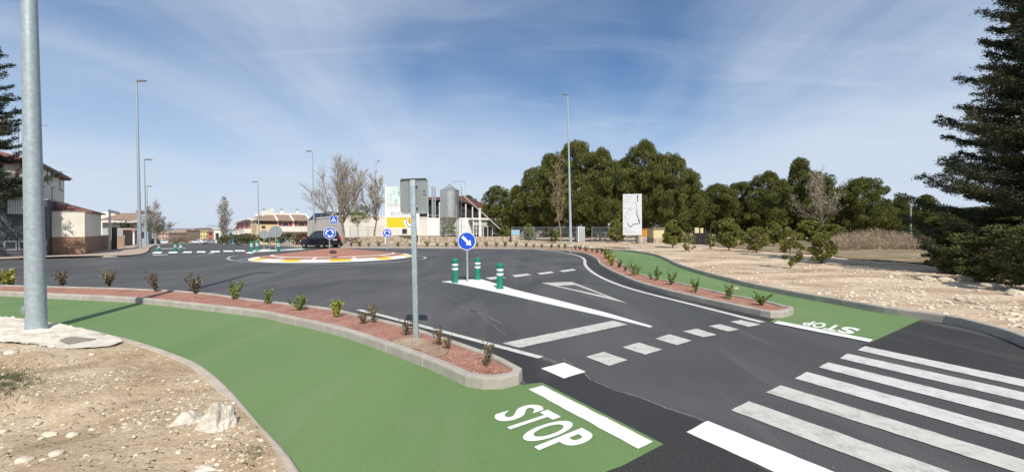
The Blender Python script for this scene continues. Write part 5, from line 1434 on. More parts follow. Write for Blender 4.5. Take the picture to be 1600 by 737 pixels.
# slate-clad garage at the far left
t = site('garage', 'dark slate-clad garage block with a glass-block window at the left edge', -18, 43.6)
body = part('wall', M_slate, t, (0, 10.25, 0, 6.5, -.3, 4.05))
part('roof_coping', mat('coping', (.35, .34, .31), .8), t, (-.05, 10.3, -.05, 6.55, 4.053, 4.15))
def onface(px, v):   # u of image column px on the plane v
    k = (px - CX) / F; Y = v / (-.617 * k + .787); return .787 * k * Y + .617 * Y
def zface(px, py, v):
    k = (px - CX) / F; Y = v / (-.617 * k + .787); return ZAT(py, Y)
def uface(px, u):    # v of image column px on the plane u
    k = (px - CX) / F; Y = u / (.787 * k + .617); return -.617 * k * Y + .787 * Y, Y
ua, ub = onface(12, 43.6) + 18, onface(52, 43.6) + 18
gb = part('glass_block_window', mat('glass_block', (.62, .64, .58), .3, spec=.6), t, (ua, ub, -.03, .05, zface(30, 334, 43.6), 4.0))
mb = MB()
for i in range(1, 10): x_ = ua + (ub - ua) * i / 10; mb.box(x_ - .02, x_ + .02, -.036, -.031, zface(30, 334, 43.6), 4.0)
for i in range(1, 5): z_ = zface(30, 334, 43.6) + (4.0 - zface(30, 334, 43.6)) * i / 5; mb.box(ua, ub, -.034, -.0305, z_ - .015, z_ + .015)
mb.build('joint', mat('block_joint', (.36, .37, .34), .7), gb)
for a, b in ((6, 26.5), (29, 47)):
    ua, ub = onface(a, 43.6) + 18, onface(b, 43.6) + 18; z0, z1 = zface(20, 390.5, 43.6), zface(20, 376, 43.6)
    fr = part('window', mat('window_frame_pale', (.3, .31, .33), .5), t, (ua, ub, -.03, .02, z0, z1)); part('pane', M_glass, fr, (ua + .07, ub - .07, -.036, -.031, z0 + .07, z1 - .07))
# pale box wall of the garden / carport
t = site('carport', 'pale cream carport block with brown base and a low maroon tiled roof on the corner', -7.72, 44.7)
v1, _ = uface(158, -6.02); Lv = v1 - 44.7
part('wall', M_cream2, t, (0, 1.70, 0, Lv, 1.42, 3.28))
part('plinth', M_brown, t, (-.004, 1.72, -.02, Lv + .02, -.3, 1.418))
part('wall_coping', mat('coping', (.35, .34, .31), .8), t, (-.03, 1.74, -.03, Lv + .03, 3.283, 3.34))
mb = MB(); h0, h1 = 3.42, 4.75
X0, X1, Y0, Y1 = -1.9, 1.95, 1.9, Lv + .6
mb.add([(X0, Y0, h1), (X0, Y1 - 1.5, h1), (X1, Y1, h0), (X1 - .0, Y0 - .9, h0), (X0, Y0 - .9, h0 + .9), (X0, Y1, h0)], [(0, 3, 2, 1), (0, 4, 3), (1, 2, 5)])
mb.add([(X0, Y0 - .9, h0 - .1), (X1, Y0 - .9, h0 - .1), (X1, Y1, h0 - .1), (X0, Y1, h0 - .1), (X0, Y0 - .9, h0 + .9), (X1, Y0 - .9, h0), (X1, Y1, h0), (X0, Y1, h0)], [(0, 3, 2, 1), (0, 1, 5, 4), (1, 2, 6, 5), (2, 3, 7, 6)])
mb.build('roof', M_tile, t)
# low brown garden wall continuing along the street
v2, _ = uface(168, -6.02)
t = site('garden_wall', 'low brown garden wall running on from the corner block to the white gate posts', -6.25, 44.7 + Lv + .05, cat='wall')
part('wall', M_brown, t, (0, .25, 0, v2 - v1 + .8, -.3, 1.45))
# the two-storey house
t = site('house', 'two-storey cream house with overhanging maroon roof and drainpipe, behind the dark slate garage', -18.2, 47.5)
vn = 47.5; ue = -9.0
vf, Yf = uface(100.5, ue - .45); Lh = vf - 47.5
vm, Ym = uface(79, ue)
W = 9.2
part('wall', M_cream, t, (0, W, 0, vm - vn, -.3, 7.15), (0, W - .45, vm - vn + .003, Lh, -.3, 7.05))
eave = 7.1
mb = MB(); o_ = .42
zr_ = eave + 1.9
xe = W - .05
a = [(-o_, -o_, eave), (xe + .3, -o_, eave), (xe, Lh + .25, eave), (-o_, Lh + .25, eave)]
r_ = [(W / 2 - .5, W / 2 - .5, zr_), (W / 2 - .5, Lh - W / 2 + 1.5, zr_)]
mb.add(a + r_, [(0, 1, 4), (1, 2, 5, 4), (2, 3, 5), (3, 0, 4, 5)])
rf = mb.build('roof', M_tile, t)
mb = MB(); b0 = eave - .26
mb.add([(p[0], p[1], b0) for p in a] + a, [(0, 3, 2, 1), (0, 1, 5, 4), (1, 2, 6, 5), (2, 3, 7, 6), (3, 0, 4, 7)]); mb.build('eaves', M_tile, rf)
mb = MB(); mb.tube([(xe + .36, -o_, eave - .05), (xe + .06, Lh + .25, eave - .05)], .07, 8); mb.build('gutter', mat('gutter_grey', (.42, .42, .40), .5), rf, True)
mb = MB(); ud = onface(27, 47.5) + 18.2; mb.tube([(ud + .5, -.4, 6.9), (ud, -.08, 6.4), (ud, -.08, 0)], .07, 8); mb.build('drainpipe', M_tile, t, True)
def win_side(px0, px1, py0, py1, u, name='window'):
    va, Ya = uface(px0, u); vb, Yb = uface(px1, u); z0, z1 = ZAT(py1, Ya), ZAT(py0, Ya); du = u + 18.2
    f_ = part(name, M_shut, t, (du - .05, du + .03, va - vn, vb - vn, z0, z1)); part('pane', M_glass, f_, (du + .031, du + .036, va - vn + .08, vb - vn - .08, z0 + .08, z1 - .08))
win_side(73.5, 78, 262, 287, ue); win_side(93, 98.5, 273, 297, ue - .45); win_side(80.5, 85, 292, 312, ue - .45, 'balcony_door')
for px0, px1 in ((0, 5),):
    ua, ub = onface(px0, 47.5) + 18.2, onface(px1, 47.5) + 18.2; z0, z1 = zface(3, 272, 47.5), zface(3, 247, 47.5)
    f_ = part('window', M_shut, t, (ua - .6, ub, -.04, .03, z0, z1)); part('pane', M_glass, f_, (ua - .5, ub - .1, -.046, -.041, z0 + .1, z1 - .1))
mb = MB(); xa = onface(9, 47.5) + 18.2; mb.tube([(xa, 3, zr_ - 1.2), (xa, 3, zr_ + 1.6)], .03, 5); mb.tube([(xa - .3, 3, zr_ + 1.4), (xa + 1.6, 3, zr_ + 1.5)], .02, 4)
for i in range(4): mb.tube([(xa + i * .3, 2.8, zr_ + 1.42), (xa + i * .3, 3.2, zr_ + 1.42)], .012, 4)
mb.build('aerial', M_galv_d, rf)
# farther low walls, gate, and shrub along the left pavement
def lowwall(px0, px1, u, h, m, label):
    va, _ = uface(px0, u); vb, _ = uface(px1, u); x, y = S(u, va)
    t = site('garden_wall', label, u, va, zf(*S(u, va)), cat='wall'); part('wall', m, t, (-.2, 0, 0, vb - va, -.8, h)); part('coping', M_tile, t, (-.24, .04, -.02, vb - va + .02, h + .003, h + .07)); return t
M_wall_b = mat('brown_wall', (.17, .10, .075), .85, color2=(.22, .14, .10), scale=1)
lowwall(186, 206, -6.05, 1.9, M_wall_b, 'dark brown garden wall beyond the gate, nearer the grey house')
x, y, z = GZ(178.5, 389.5)
t = empty('gate_pillar', 'tan gate wall with an oval plaque between the corner wall and the dark garden wall', 'gate', (x, y, z), SROT)
part('pillar', mat('tan_wall', (.36, .26, .18), .85, var=.1, scale=2), t, (-.65, .75, 0, .4, -.3, 1.25)); part('plaque', mat('grey_plaque', (.38, .38, .35), .6), t, (-.5, .65, -.03, .0, 1.253, 2.0)); part('lamp_globe', M_sw, t, (.5, .75, .1, .35, 1.255, 1.4))
x, y, z = GZ(171.5, 391.5)
t = empty('gate_post', 'thin pale gate frame beside the dark end of the corner wall', 'gate', (x, y, z), SROT)
part('post', M_cream, t, (-.08, .08, -.08, .08, -.3, 3.6)); part('beam', M_cream2, t, (-.08, .08, -.3, 7, 3.603, 3.85)); part('leaf', M_dark, t, (.12, .5, 0, .06, 0, 2.2))
P_, A_, B_ = tufts(np.random.default_rng(5), [(AT(189, 53) + i * .5, 53 + .6 * i, 2.9 - .18 * i) for i in range(6)], [.65] * 6, 110, .12)
o = quads_mesh('bush', P_, A_, B_, M_hedge); props(o, 'dark clipped bush spilling over the garden wall in front of the grey house', 'bush')
# grey house beyond
vC = 105.0
uL, uR = onface(160, vC), onface(216, vC); x, y = S(uL, vC); zb = zf(x, y)
t = site('house', 'low grey-white house with brown tiled roof and one wide window, left of the lamp posts', uL, vC, zb)
w = uR - uL; zt = zface(200, 345, vC) - zb; zr2 = zface(200, 331.5, vC) - zb
part('wall', mat('grey_render', (.42, .43, .42), .85, var=.06, scale=1), t, (0, w, 0, 9, -.5, zt))
mb = MB(); mb.add([(-.8, -.8, zt), (w + .8, -.8, zt), (w + .8, 9.8, zt), (-.8, 9.8, zt), (2.2, 4, zr2), (w - .5, 4, zr2)], [(0, 1, 5, 4), (1, 2, 5), (2, 3, 4, 5), (3, 0, 4)]); rf = mb.build('roof', M_tileb, t)
part('eaves', M_wh, rf, (-.8, w + .8, -.85, -.8, zt - .35, zt - .003))
ua, ub = onface(188, vC) - uL, onface(203.5, vC) - uL
f_ = part('window', M_shut, t, (ua, ub, -.05, .02, zface(195, 356, vC) - zb, zface(195, 346.5, vC) - zb)); part('pane', M_glass, f_, (ua + .1, ub - .1, -.056, -.051, zface(195, 355, vC) - zb, zface(195, 347.2, vC) - zb))
ua, ub = onface(192, vC) - uL, onface(213, vC) - uL
part('porch_roof', mat('terracotta_tiles', (.42, .20, .14), .8, var=.15, scale=3), t, (ua, ub, -2.2, -.06, zface(195, 362, vC) - zb, zface(195, 358, vC) - zb))
part('garage_door', mat('maroon_paint', (.17, .035, .04), .6), t, (ua + 1.0, ub - .4, -.08, -.01, 0, zface(195, 363, vC) - zb)); part('porch_post', M_wh, t, (ub - .35, ub - .1, -2.1, -1.8, 0, zface(195, 362.2, vC) - zb))
vd, _ = uface(232, uR); 
t = site('house', 'taller bluish-grey house side wall rising behind the lamp posts of the left street', uR + .05, vC - 3, zb)
hz_ = zface(222, 331, vC - 3) - zb; wq = onface(229, vC - 3) - uR
part('wall', mat('bluegrey_render', (.34, .36, .40), .85, var=.06, scale=1), t, (0, wq, 0, 14, -.5, hz_)); part('roof', M_tileb, t, (-.2, wq + .4, -.3, 14.3, hz_ + .003, hz_ + .25))
ww = part('window', M_shut, t, (wq * .25, wq * .7, -.04, .02, 1.2, 2.4)); part('pane', M_glass, ww, (wq * .3, wq * .65, -.046, -.041, 1.3, 2.3))
x0, x1 = AT(152, 120), AT(192, 120)
t = empty('building', 'long white roofed building showing behind the brown roof of the grey house', 'building', ((x0 + x1) / 2, 120, -1.5)); h = (x1 - x0) / 2
part('wall', M_wh, t, (-h, h, 0, 10, -1, ZAT(336, 120) + 1.5)); mb = MB(); mb.prism([(-h, ZAT(336, 120) + 1.503), (h, ZAT(336, 120) + 1.503), (h, ZAT(334, 120) + 1.5), (-h * .2, ZAT(331, 120) + 1.5), (-h, ZAT(332, 120) + 1.5)], 0, 10, 'y'); mb.build('roof', M_wh, t)

# ---- terraced houses right of the street
M_cw = mat('cream_white', (.70, .66, .58), .8, var=.05, scale=1)
M_yelw = mat('ochre_render', (.62, .46, .26), .85, color2=(.68, .52, .31), scale=.8)
M_mar = mat('maroon_wall', (.26, .05, .06), .7)
def ter(label, u0, u1, v0, v1, kind):
    x, y = S((u0 + u1) / 2, v0); zb = zf(x, y)
    t = site('terraced_house', label, u0, v0, zb); w = u1 - u0; L = v1 - v0
    px0 = CX + F * S(u0, v0)[0] / S(u0, v0)[1]; Ym = S((u0 + u1) / 2, v0)[1]
    ze, zr = ZAT(345, Ym) - zb, ZAT(334.5, Ym) - zb; zm1 = ZAT(353.5, Ym) - zb; zm0 = ZAT(362, Ym) - zb
    part('wall', M_yelw if kind == 'y' else M_cw, t, (0, w, 0, L, -1, ze))
    mb = MB(); mb.add([(-.2, -.7, ze + .02), (w - .02, -.7, ze + .02), (w - .02, L, ze + .02), (-.2, L, ze + .02), (0 if kind != 'y' else w * .55, L * .45, zr), (w - .02, L * .45, zr)], [(0, 1, 5, 4), (2, 3, 4, 5), (0, 4, 3), (1, 2, 5)])
    rf = mb.build('roof', M_tileb, t)
    mb = MB(); mb.prism([(-.7, ze), (-.7, ze + .25), (L * .45, zr + .28), (L * .45, zr + .02)], w - .25, w + .05, 'x'); mb.build('parapet', M_cw, rf)
    part('ridge_wall', M_cw, rf, (0 if kind != 'y' else w * .5, w, L * .45, L * .45 + .25, zr - .6, zr + .35))
    if kind == 'y':
        f_ = part('window', M_shut, t, (.9, 1.6, -.05, .02, zm0 + .7, zm0 + 1.3)); part('pane', M_glass, f_, (1.0, 1.5, -.055, -.051, zm0 + .8, zm0 + 1.2))
        part('brown_band', M_shut, t, (0, w, -.03, .0, ze - .65, ze - .05))
    else:
        part('loggia', M_mar, t, (.25, w - .15, -.03, .0, zm1, ze - .12))
        f_ = part('window', mat('shutter_grey', (.30, .29, .30), .6), t, (w * .28, w * .72, -.05, -.031, zm1 + .15, ze - .25)); part('pane', M_glass, f_, (w * .32, w * .68, -.056, -.051, zm1 + .2, zm1 + .75))
        part('balcony', M_cw, t, (-.02, w, -.9, -.035, zm0, zm1 - .003), (0, w, -.5, -.035, zm0 - .2, zm0))
        part('garage_door', M_mar if kind == 'm' else mat('shutter_grey', (.30, .29, .30), .6), t, (w * .15, w * .8, -.04, .0, 0, zm0 - .5))
    part('chimney', M_cw, rf, (w * .4, w * .4 + .7, L * .5, L * .5 + .7, zr - .5, zr + 1.0)); mb = MB(); mb.lathe([(.28, zr + 1.003), (.28, zr + 1.3), (.1, zr + 1.4)], (w * .4 + .35, L * .5 + .35), 10); mb.build('chimney_cowl', M_galv_d, rf)
    return t
v0_ = 102.6; us_ = [onface(p, v0_) for p in (401, 433.5, 458, 484)]
ter('terraced house with an ochre end wall and hipped brown roof', us_[0], us_[1], v0_, v0_ + 9, 'y')
ter('terraced house between the ochre end house and the last one by the factory, grey shutter', us_[1], us_[2], v0_, v0_ + 9, 'g')
ter('terraced house touching the factory, with a maroon garage door', us_[2], us_[3], v0_, v0_ + 9, 'm')
# the row along the street, seen end-on
vs_ = [uface(p, 11.7)[0] for p in (399, 389.5, 381.5, 375, 370)]
labs = ['first street-facing terrace house with white balcony, next to the ochre end wall', 'second street-facing terrace house from the ochre end wall', 'third street-facing terrace house from the ochre end wall', 'last street-facing terrace house, behind the bare poplar']
for i, lab in enumerate(labs):
    va, vb = vs_[i] + .02, vs_[i + 1]
    if i == 0: va = v0_ + 9.05
    zb = zf(*S(11.7, va)); L = vb - va
    if L < 1: L = 6
    t = site('terraced_house', lab, 11.7, va, zb)
    Y_ = S(11.7, (va + vb) / 2)[1]; ze = 5.6 + .1 * i; zr = 7.2 + .1 * i
    part('wall', M_cw, t, (0, 8, 0, L, -1, ze)); mb = MB(); mb.prism([(-.6, ze + .02), (8.6, ze + .02), (4, zr)], .05, L, 'y'); rf = mb.build('roof', M_tileb, t); part('parapet', M_cw, rf, (-.4, 4, -.02, .04, ze + .003, ze + .4))
    part('balcony', M_cw, t, (-1.3, -.003, L * .1, L * .9, 2.6, 3.6)); part('loggia', M_mar, t, (-.05, 0, L * .1, L * .9, 3.62, ze - .3)); part('door', M_shut, t, (-.04, 0, L * .2, L * .6, 0, 2.2)); part('chimney', M_cw, rf, (4, 4.7, L * .4, L * .4 + .7, zr - .4, zr + 1.1))

# ---- factory
M_fac = mat('factory_white', (.66, .63, .56), .75, var=.05, scale=.6, bump=.05, bscale=10)
M_facs = mat('factory_panel', (.60, .58, .52), .7, var=.04, scale=.8)
uF, vF = 20.8, 72.7
t = site('factory', 'long low white factory hall with sloping solar panels on its roof', uF, vF, .05)
Lf = 26; Wf = onface(667, vF) - uF; zt = 4.35
part('wall', M_fac, t, (0, Wf, 0, Lf, -1, zt))
mb = MB()
for i in range(9): z = .6 + i * .42; mb.box(-.03, -.003, .5, Lf, z, z + .05)
for i in range(8): mb.box(-.03, -.003, .5 + i * 3.4, .55 + i * 3.4, 0, zt - .1)
mb.build('panel_joint', mat('panel_joint', (.33, .32, .30), .7), t)
part('roof_edge', M_wh, t, (-.08, Wf, -.08, .0, zt - .12, zt + .08), (-.08, 0, .003, Lf, zt - .12, zt + .08))
M_pv = mat('solar_panel', (.02, .025, .04), .2, spec=.7)
for px0, px1, py0, py1 in ((483, 497, 342, 332.5), (499, 513, 340.5, 330), (516, 531, 340, 331), (535, 549, 339, 331), (552, 563, 339, 331)):
    k = (px0 - CX) / F; Y = 84 - (px0 - 483) * .08; x0, x1 = AT(px0, Y), AT(px1, Y); z0, z1 = ZAT(py0, Y), ZAT(py1, Y)
    # carried on the flat roof, tilted towards the sun
    M = t.matrix_basis.inverted()
    mb = MB(); q = [M @ Vector(p) for p in ((x0, Y, z0 - .05), (x1, Y, z0 - .05), (x1 + .3, Y + 1.6, z1), (x0 + .3, Y + 1.6, z1))]; q2 = [p + Vector((0, .06, -.06)) for p in q]
    mb.add(q + q2, [(0, 1, 2, 3), (4, 7, 6, 5), (0, 4, 5, 1), (1, 5, 6, 2), (2, 6, 7, 3), (3, 7, 4, 0)]); pv = mb.build('solar_panel', M_pv, t)
    mb = MB()
    for f_ in (0, 1): mb.tube([q2[f_], Vector((q2[f_].x, q2[f_].y, zt))], .04, 4); mb.tube([q2[3 - f_], Vector((q2[3 - f_].x, q2[3 - f_].y, zt))], .04, 4)
    mb.build('support', M_galv_d, pv)
for px in (632, ):
    ua = onface(px - 4, vF) - uF; ub = onface(px + 4, vF) - uF
    f_ = part('window', mat('shutter_grey', (.30, .29, .30), .6), t, (ua, ub, -.04, .0, 1.2, 2.2)); part('pane', M_glass, f_, (ua + .08, ub - .08, -.045, -.041, 1.3, 2.1))
# second white wall behind the silo
u2a, u2b = onface(667, vF) + .02, onface(739, vF)
t = site('annex', 'white annex wall behind the steel silo, right of the billboard', u2a, vF, .05)
part('wall', mat('annex_white', (.76, .76, .74), .7, var=.03, scale=1), t, (0, onface(687, vF) - u2a, 0, 6, -.5, 4.3), (onface(716, vF) - u2a, u2b - u2a, 0, 6, -.5, 4.45))
part('recess', M_galv_d, t, (onface(687, vF) - u2a, onface(716, vF) - u2a, 1.2, 1.4, -.5, 3.9))
mb = MB(); mb.box(0, 4.2, -.1, -.05, 4.75, 4.8); mb.box(0, .06, -.1, -.04, 4.3, 4.8); mb.box(4.1, 4.16, -.1, -.04, 4.3, 4.8); mb.build('rail', M_wh, t)
# shed with maroon roof fascia; near-black solids paint the shade inside its open bays
t = site('shed', 'open shed with a maroon sloping roof, white posts and dark bays behind the silo', onface(655, 86), 86, 0)
u0 = onface(655, 86); X = lambda px: onface(px, 86) - u0; Z = lambda px, py: zface(px, py, 86)
part('bay_shade_block', mat('shed_dark', (.018, .018, .02), .8), t, (X(660), X(790), .5, 8, -.2, Z(700, 330)), )
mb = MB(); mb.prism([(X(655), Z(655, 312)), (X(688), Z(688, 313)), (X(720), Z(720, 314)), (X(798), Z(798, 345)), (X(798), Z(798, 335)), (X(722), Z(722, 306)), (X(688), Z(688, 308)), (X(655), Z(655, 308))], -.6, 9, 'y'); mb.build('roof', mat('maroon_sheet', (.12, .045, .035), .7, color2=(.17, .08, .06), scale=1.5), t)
mb = MB(); mb.prism([(X(660), Z(660, 345)), (X(660), Z(660, 313)), (X(720), Z(720, 314)), (X(790), Z(790, 341)), (X(790), Z(790, 345))], .45, .5, 'y'); mb.build('bay_shade_infill', mat('shed_dark', (.018, .018, .02), .8), t)
for px in (668, 678, 686, 727, 737.5, 747.5, 760, 770, 780):
    part('post', M_wh, t, (X(px) - .12, X(px) + .12, -.3, -.08, -.2, Z(px, 316 + max(0, px - 722) * .42)))
part('chimney_stack', M_galv, t, (X(672), X(674.2), -.9, -.7, 0, Z(672, 291)), (X(676), X(678), -.9, -.7, 0, Z(676, 293)))
# silo
Ys = 72.0; xs_ = AT(702.5, Ys)
t = empty('silo', 'tall ribbed steel feed silo with conical top and hopper on legs', 'silo', (xs_, Ys, 0)); rs_ = 14.6 * Ys / F; z = lambda py: ZAT(py, Ys)
M_steel = mat('silo_steel', (.50, .51, .49), .38, var=.1, scale=1.2, metal=.75)
prof = []
zz = z(340); 
while zz < z(298): prof += [(rs_, zz), (rs_ + .035, zz + .12)]; zz += .24
mb = MB(); mb.lathe([(rs_, z(340))] + prof + [(rs_, z(298))], n=40); mb.build('cylinder', M_steel, t, True)
mb = MB(); mb.lathe([(rs_ + .06, z(298) - .02), (rs_ + .06, z(298) + .03), (.3, z(290)), (.3, z(288)), (.05, z(287.5))], n=40); mb.build('roof_cone', M_steel, t, True)
mb = MB(); mb.lathe([(.35, z(357)), (.4, z(354)), (rs_ - .01, z(340) + .0)], n=40); mb.build('hopper', mat('silo_steel_dull', (.36, .36, .33), .5, metal=.4, var=.1, scale=2), t, True)
for k in range(6):
    a = k * PI / 3 + .4; mb = MB(); mb.box(rs_ * math.cos(a) * 1.02 - .06, rs_ * math.cos(a) * 1.02 + .06, rs_ * math.sin(a) * 1.02 - .06, rs_ * math.sin(a) * 1.02 + .06, -.2, z(320)); mb.build('leg', M_galv_d, t)
mb = MB()
for dx_ in (-.25, .25): mb.tube([(rs_ + .4, dx_, 0), (rs_ + .4, dx_, z(291))], .025, 5)
zz = .3
while zz < z(291): mb.tube([(rs_ + .4, -.25, zz), (rs_ + .4, .25, zz)], .018, 4); zz += .4
for q in range(6): 
    a0 = .5; zc_ = 2.6 + q * 1.05; mb.tube([(rs_ + .4 + .35 + .38 * math.cos(a), .38 * math.sin(a), zc_) for a in [2.6 + i * (-5.2) / 8 for i in range(9)]], .014, 4)
mb.tube([(rs_ * .2, -.5, z(289) + .6), (rs_ + 1.1, -.5, z(289) + .6)], .025, 5); mb.tube([(rs_ * .2, .5, z(289) + .6), (rs_ + 1.1, .5, z(289) + .6)], .025, 5); mb.tube([(rs_ + 1.1, -.5, z(298)), (rs_ + 1.1, -.5, z(289) + .6)], .02, 5); mb.tube([(rs_ * .5, -.5, z(294)), (rs_ * .5, -.5, z(289) + .6)], .02, 5)
mb.build('ladder', M_galv_d, t)
# conveyor
q0 = Vector((AT(719, 70.5), 70.5, ZAT(301, 70.5))); q1 = Vector((AT(783, 67.5), 67.5, ZAT(359, 67.5)))
mb = MB(); mb.tube([q0, q1], .09, 8); o = mb.build('conveyor_pipe', M_steel, smooth=True)
props(o, 'slanting steel conveyor pipe coming down from the silo top over the glass entrance', 'conveyor pipe')
# glass entrance pavilion
t = site('entrance_pavilion', 'white-framed glass entrance pavilion with a flat white canopy right of the annex', onface(738.5, 71), 71, 0)
u0 = onface(738.5, 71); X = lambda px: onface(px, 71) - u0; Z = lambda px, py: zface(px, py, 71)
zc_ = Z(750, 343.5); Wp = X(784)
part('canopy', M_wh, t, (-.1, Wp, -.4, 3, zc_, zc_ + .4))
part('post', M_wh, t, (0, .22, -.2, 0, -.2, zc_ - .003)); part('post', M_wh, t, (X(749), X(751), -.2, 0, -.2, zc_ - .003)); part('post', M_wh, t, (X(781.5), X(783.5), -.2, 0, -.2, zc_ - .003))
part('corner_post', M_wh, t, (X(747), X(750), -.35, -.2, -.2, Z(748, 325)))
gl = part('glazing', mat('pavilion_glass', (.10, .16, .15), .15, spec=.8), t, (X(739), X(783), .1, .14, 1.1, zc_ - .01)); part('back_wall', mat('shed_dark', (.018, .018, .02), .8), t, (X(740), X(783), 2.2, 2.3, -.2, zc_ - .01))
part('teal_panel', mat('pale_teal', (.38, .52, .47), .5), t, (X(739), X(781), .04, .09, Z(760, 351), Z(760, 345)))
mb = MB()
for px in (744, 752.5, 760.5, 768, 775): mb.box(X(px) - .05, X(px) + .05, -.05, .03, 0, zc_ - .02)
for zz in (.1, 1.2, 2.3, 3.0): mb.box(X(739), X(783), -.04, .02, zz, zz + .08)
mb.build('mullion', M_wh, t)
dr_ = part('door', M_wh, t, (X(753), X(753) + .12, -.45, -.3, 0, 2.7), (X(767), X(767) + .12, -.45, -.3, 0, 2.7), (X(753), X(767) + .12, -.45, -.3, 2.703, 2.85), (X(760), X(760) + .1, -.44, -.31, 0, 2.7)); part('pane', M_glass, dr_, (X(753) + .12, X(767), -.38, -.36, .2, 2.65))
# low stone wall in front of the factory
def wall_seg(px0, px1, py, top, label, m, cap=None, name='stone_wall'):
    x0, y0 = G(px0, py[0], .12); x1, y1 = G(px1, py[1], .12); d = Vector((x1 - x0, y1 - y0)); L = d.length
    t = empty(name, label, 'wall', (x0, y0, .1), math.atan2(d.y, d.x)); z_ = ZAT(top, y0) - .1
    part('wall', m, t, (0, L, 0, .35, -.3, z_))
    if cap: part('coping', cap, t, (-.03, L + .03, -.04, .39, z_ + .003, z_ + .10))
    return t
M_rub = mat('rubble_stone', (.24, .19, .14), .9, color2=(.42, .36, .28), scale=2.6, bump=.8, bscale=5, detail=8, lo=.42, hi=.58)
wall_seg(531, 566, (380.5, 380), 370.5, 'low rubble stone wall section under the bare plane tree', M_rub)
wall_seg(566, 602, (380, 380), 369, 'low rubble stone wall section left of the billboard', M_rub)
wall_seg(603, 688, (380, 379.5), 368.5, 'low rubble stone wall section behind the billboard', M_rub, mat('coping_pale', (.55, .5, .42), .8))
wall_seg(688, 800, (379, 378), 369.8, 'low pale stone wall section in front of the silo and glass entrance', M_rub)
# wire fence
def fence(px0, px1, py, zb_, h, label, Y0, Y1, step=2.6, solid=False):
    x0, x1 = AT(px0, Y0), AT(px1, Y1); d = Vector((x1 - x0, Y1 - Y0)); L = d.length
    t = empty('fence', label, 'fence', (x0, Y0, zb_), math.atan2(d.y, d.x)); n = max(1, int(L / step))
    for i in range(n + 1):
        mb = MB(); mb.tube([(L * i / n, 0, -.2), (L * i / n, 0, h + .05)], .035, 6); mb.build('post', M_galv, t)
    mb = MB(); k = 0
    while k < L: mb.box(k, k + .012, -.006, .006, .05, h); k += .13
    for zz in (.06, h * .33, h * .66, h - .03): mb.box(0, L, -.011, -.007, zz, zz + .02)
    mb.build('mesh_panel', M_galv, t); return t
fence(547, 603, 0, .9, 1.6, 'wire mesh fence on the stone wall left of the billboard', 63.5, 63.5)
fence(688, 740, 0, 1.1, 1.5, 'wire mesh fence below the silo hopper', 66, 66)
fence(800, 905, 0, .1, 2.3, 'long wire mesh fence under the left end of the pine grove', 63, 61)
fence(925, 990, 0, .1, 2.3, 'wire mesh fence behind the trunks left of the information board', 60.5, 60)
# small things under the trees
def prop_box(name, label, cat, px0, px1, top, bot, Y, d, m, extra=None):
    x0, x1 = AT(px0, Y), AT(px1, Y); z0 = max(.1, ZAT(bot, Y)); t = empty(name, label, cat, ((x0 + x1) / 2, Y, z0)); w = (x1 - x0) / 2; h = ZAT(top, Y) - z0
    if z0 > .15: part('base', M_rub, t, (-w * .95, w * .95, .02, d - .02, .05 - z0, -.003))
    part('body', m, t, (-w, w, 0, d, 0, h), c=.03)
    if extra: extra(t, w, h, d)
    return t
def slats(t, w, h, d):
    mb = MB()
    for i in range(7): mb.box(-w + .05, w - .05, -.03, -.003, .15 + i * h / 8, .15 + i * h / 8 + h * .05)
    mb.build('slat', M_galv, t); part('corner_post', M_wh, t, (-w - .08, -w + .06, -.08, -.031, -.3, h + .05))
prop_box('cabin', 'pale slatted cabin between the dark pine trunks behind the slender lamp post', 'cabin', 904, 914, 354, 377, 62, 2.5, mat('cabin_grey', (.40, .42, .42), .7), slats)
def basin(t, w, h, d): part('rim', M_wh, t, (-w - .03, w + .03, -.03, d + .03, h + .003, h + .06))
prop_box('water_tank', 'small pale blue tank beside the fence right of the glass entrance', 'tank', 799, 812, 360, 367, 62, 1.5, mat('pale_blue', (.22, .42, .55), .5), basin)
def skip_extra(t, w, h, d): part('rim', mat('skip_rim', (.30, .13, .01), .6), t, (-w - .05, w + .05, -.05, d + .05, h + .003, h + .12)); mb = MB(); [mb.box(x_ - .04, x_ + .04, -.05, -.003, .1, h) for x_ in (-w * .5, 0, w * .5)]; mb.build('rib', mat('skip_rim', (.30, .13, .01), .6), t)
prop_box('skip', 'orange-yellow skip in the shade of the pines right of the information board', 'skip', 998, 1011, 358.5, 369, 56, 1.6, mat('orange_paint', (.55, .24, .02), .6), skip_extra)
prop_box('shed', 'small pale yellow hut partly hidden behind young pines, left of the black enclosure', 'hut', 1021, 1038, 357, 372, 60, 3, mat('pale_yellow', (.55, .50, .28), .8), lambda t, w, h, d: part('roof', M_tileb, t, (-w - .1, w + .1, -.2, d + .1, h + .003, h + .15)))
t = empty('enclosure', 'black mesh enclosure with a pale yellow cloth over its top edge under the woodland', 'enclosure', (AT(1096, 52), 52, .1)); w = 12.5 * 52 / F; z = lambda py: ZAT(py, 52) - .1
part('mesh_panel', mat('black_mesh', (.012, .012, .014), .8), t, (-w, w, 0, .05, 0, z(361))); part('cloth', mat('pale_yellow', (.55, .50, .28), .8), t, (-w * .9, -w * .35, -.05, -.003, z(364), z(355.5)), (-w * .2, w * .2, -.05, -.003, z(364), z(356)))
mb = MB(); [mb.tube([(k * w, -.06, 0), (k * w + .15, -.06, z(356))], .035, 5) for k in (-1, -.3, .35, 1)]; mb.build('post', M_bark, t)
mb = MB(); mb.tube([(0, 0, -.2), (0, 0, ZAT(315, 52))], [.11, .08], 8); o = mb.build('concrete_post', mat('post_concrete', (.24, .29, .24), .8), smooth=True); o.location = (AT(1423, 52), 52, 0)
props(o, 'thin bare concrete post standing out against the woodland left of the dark conifer', 'post')
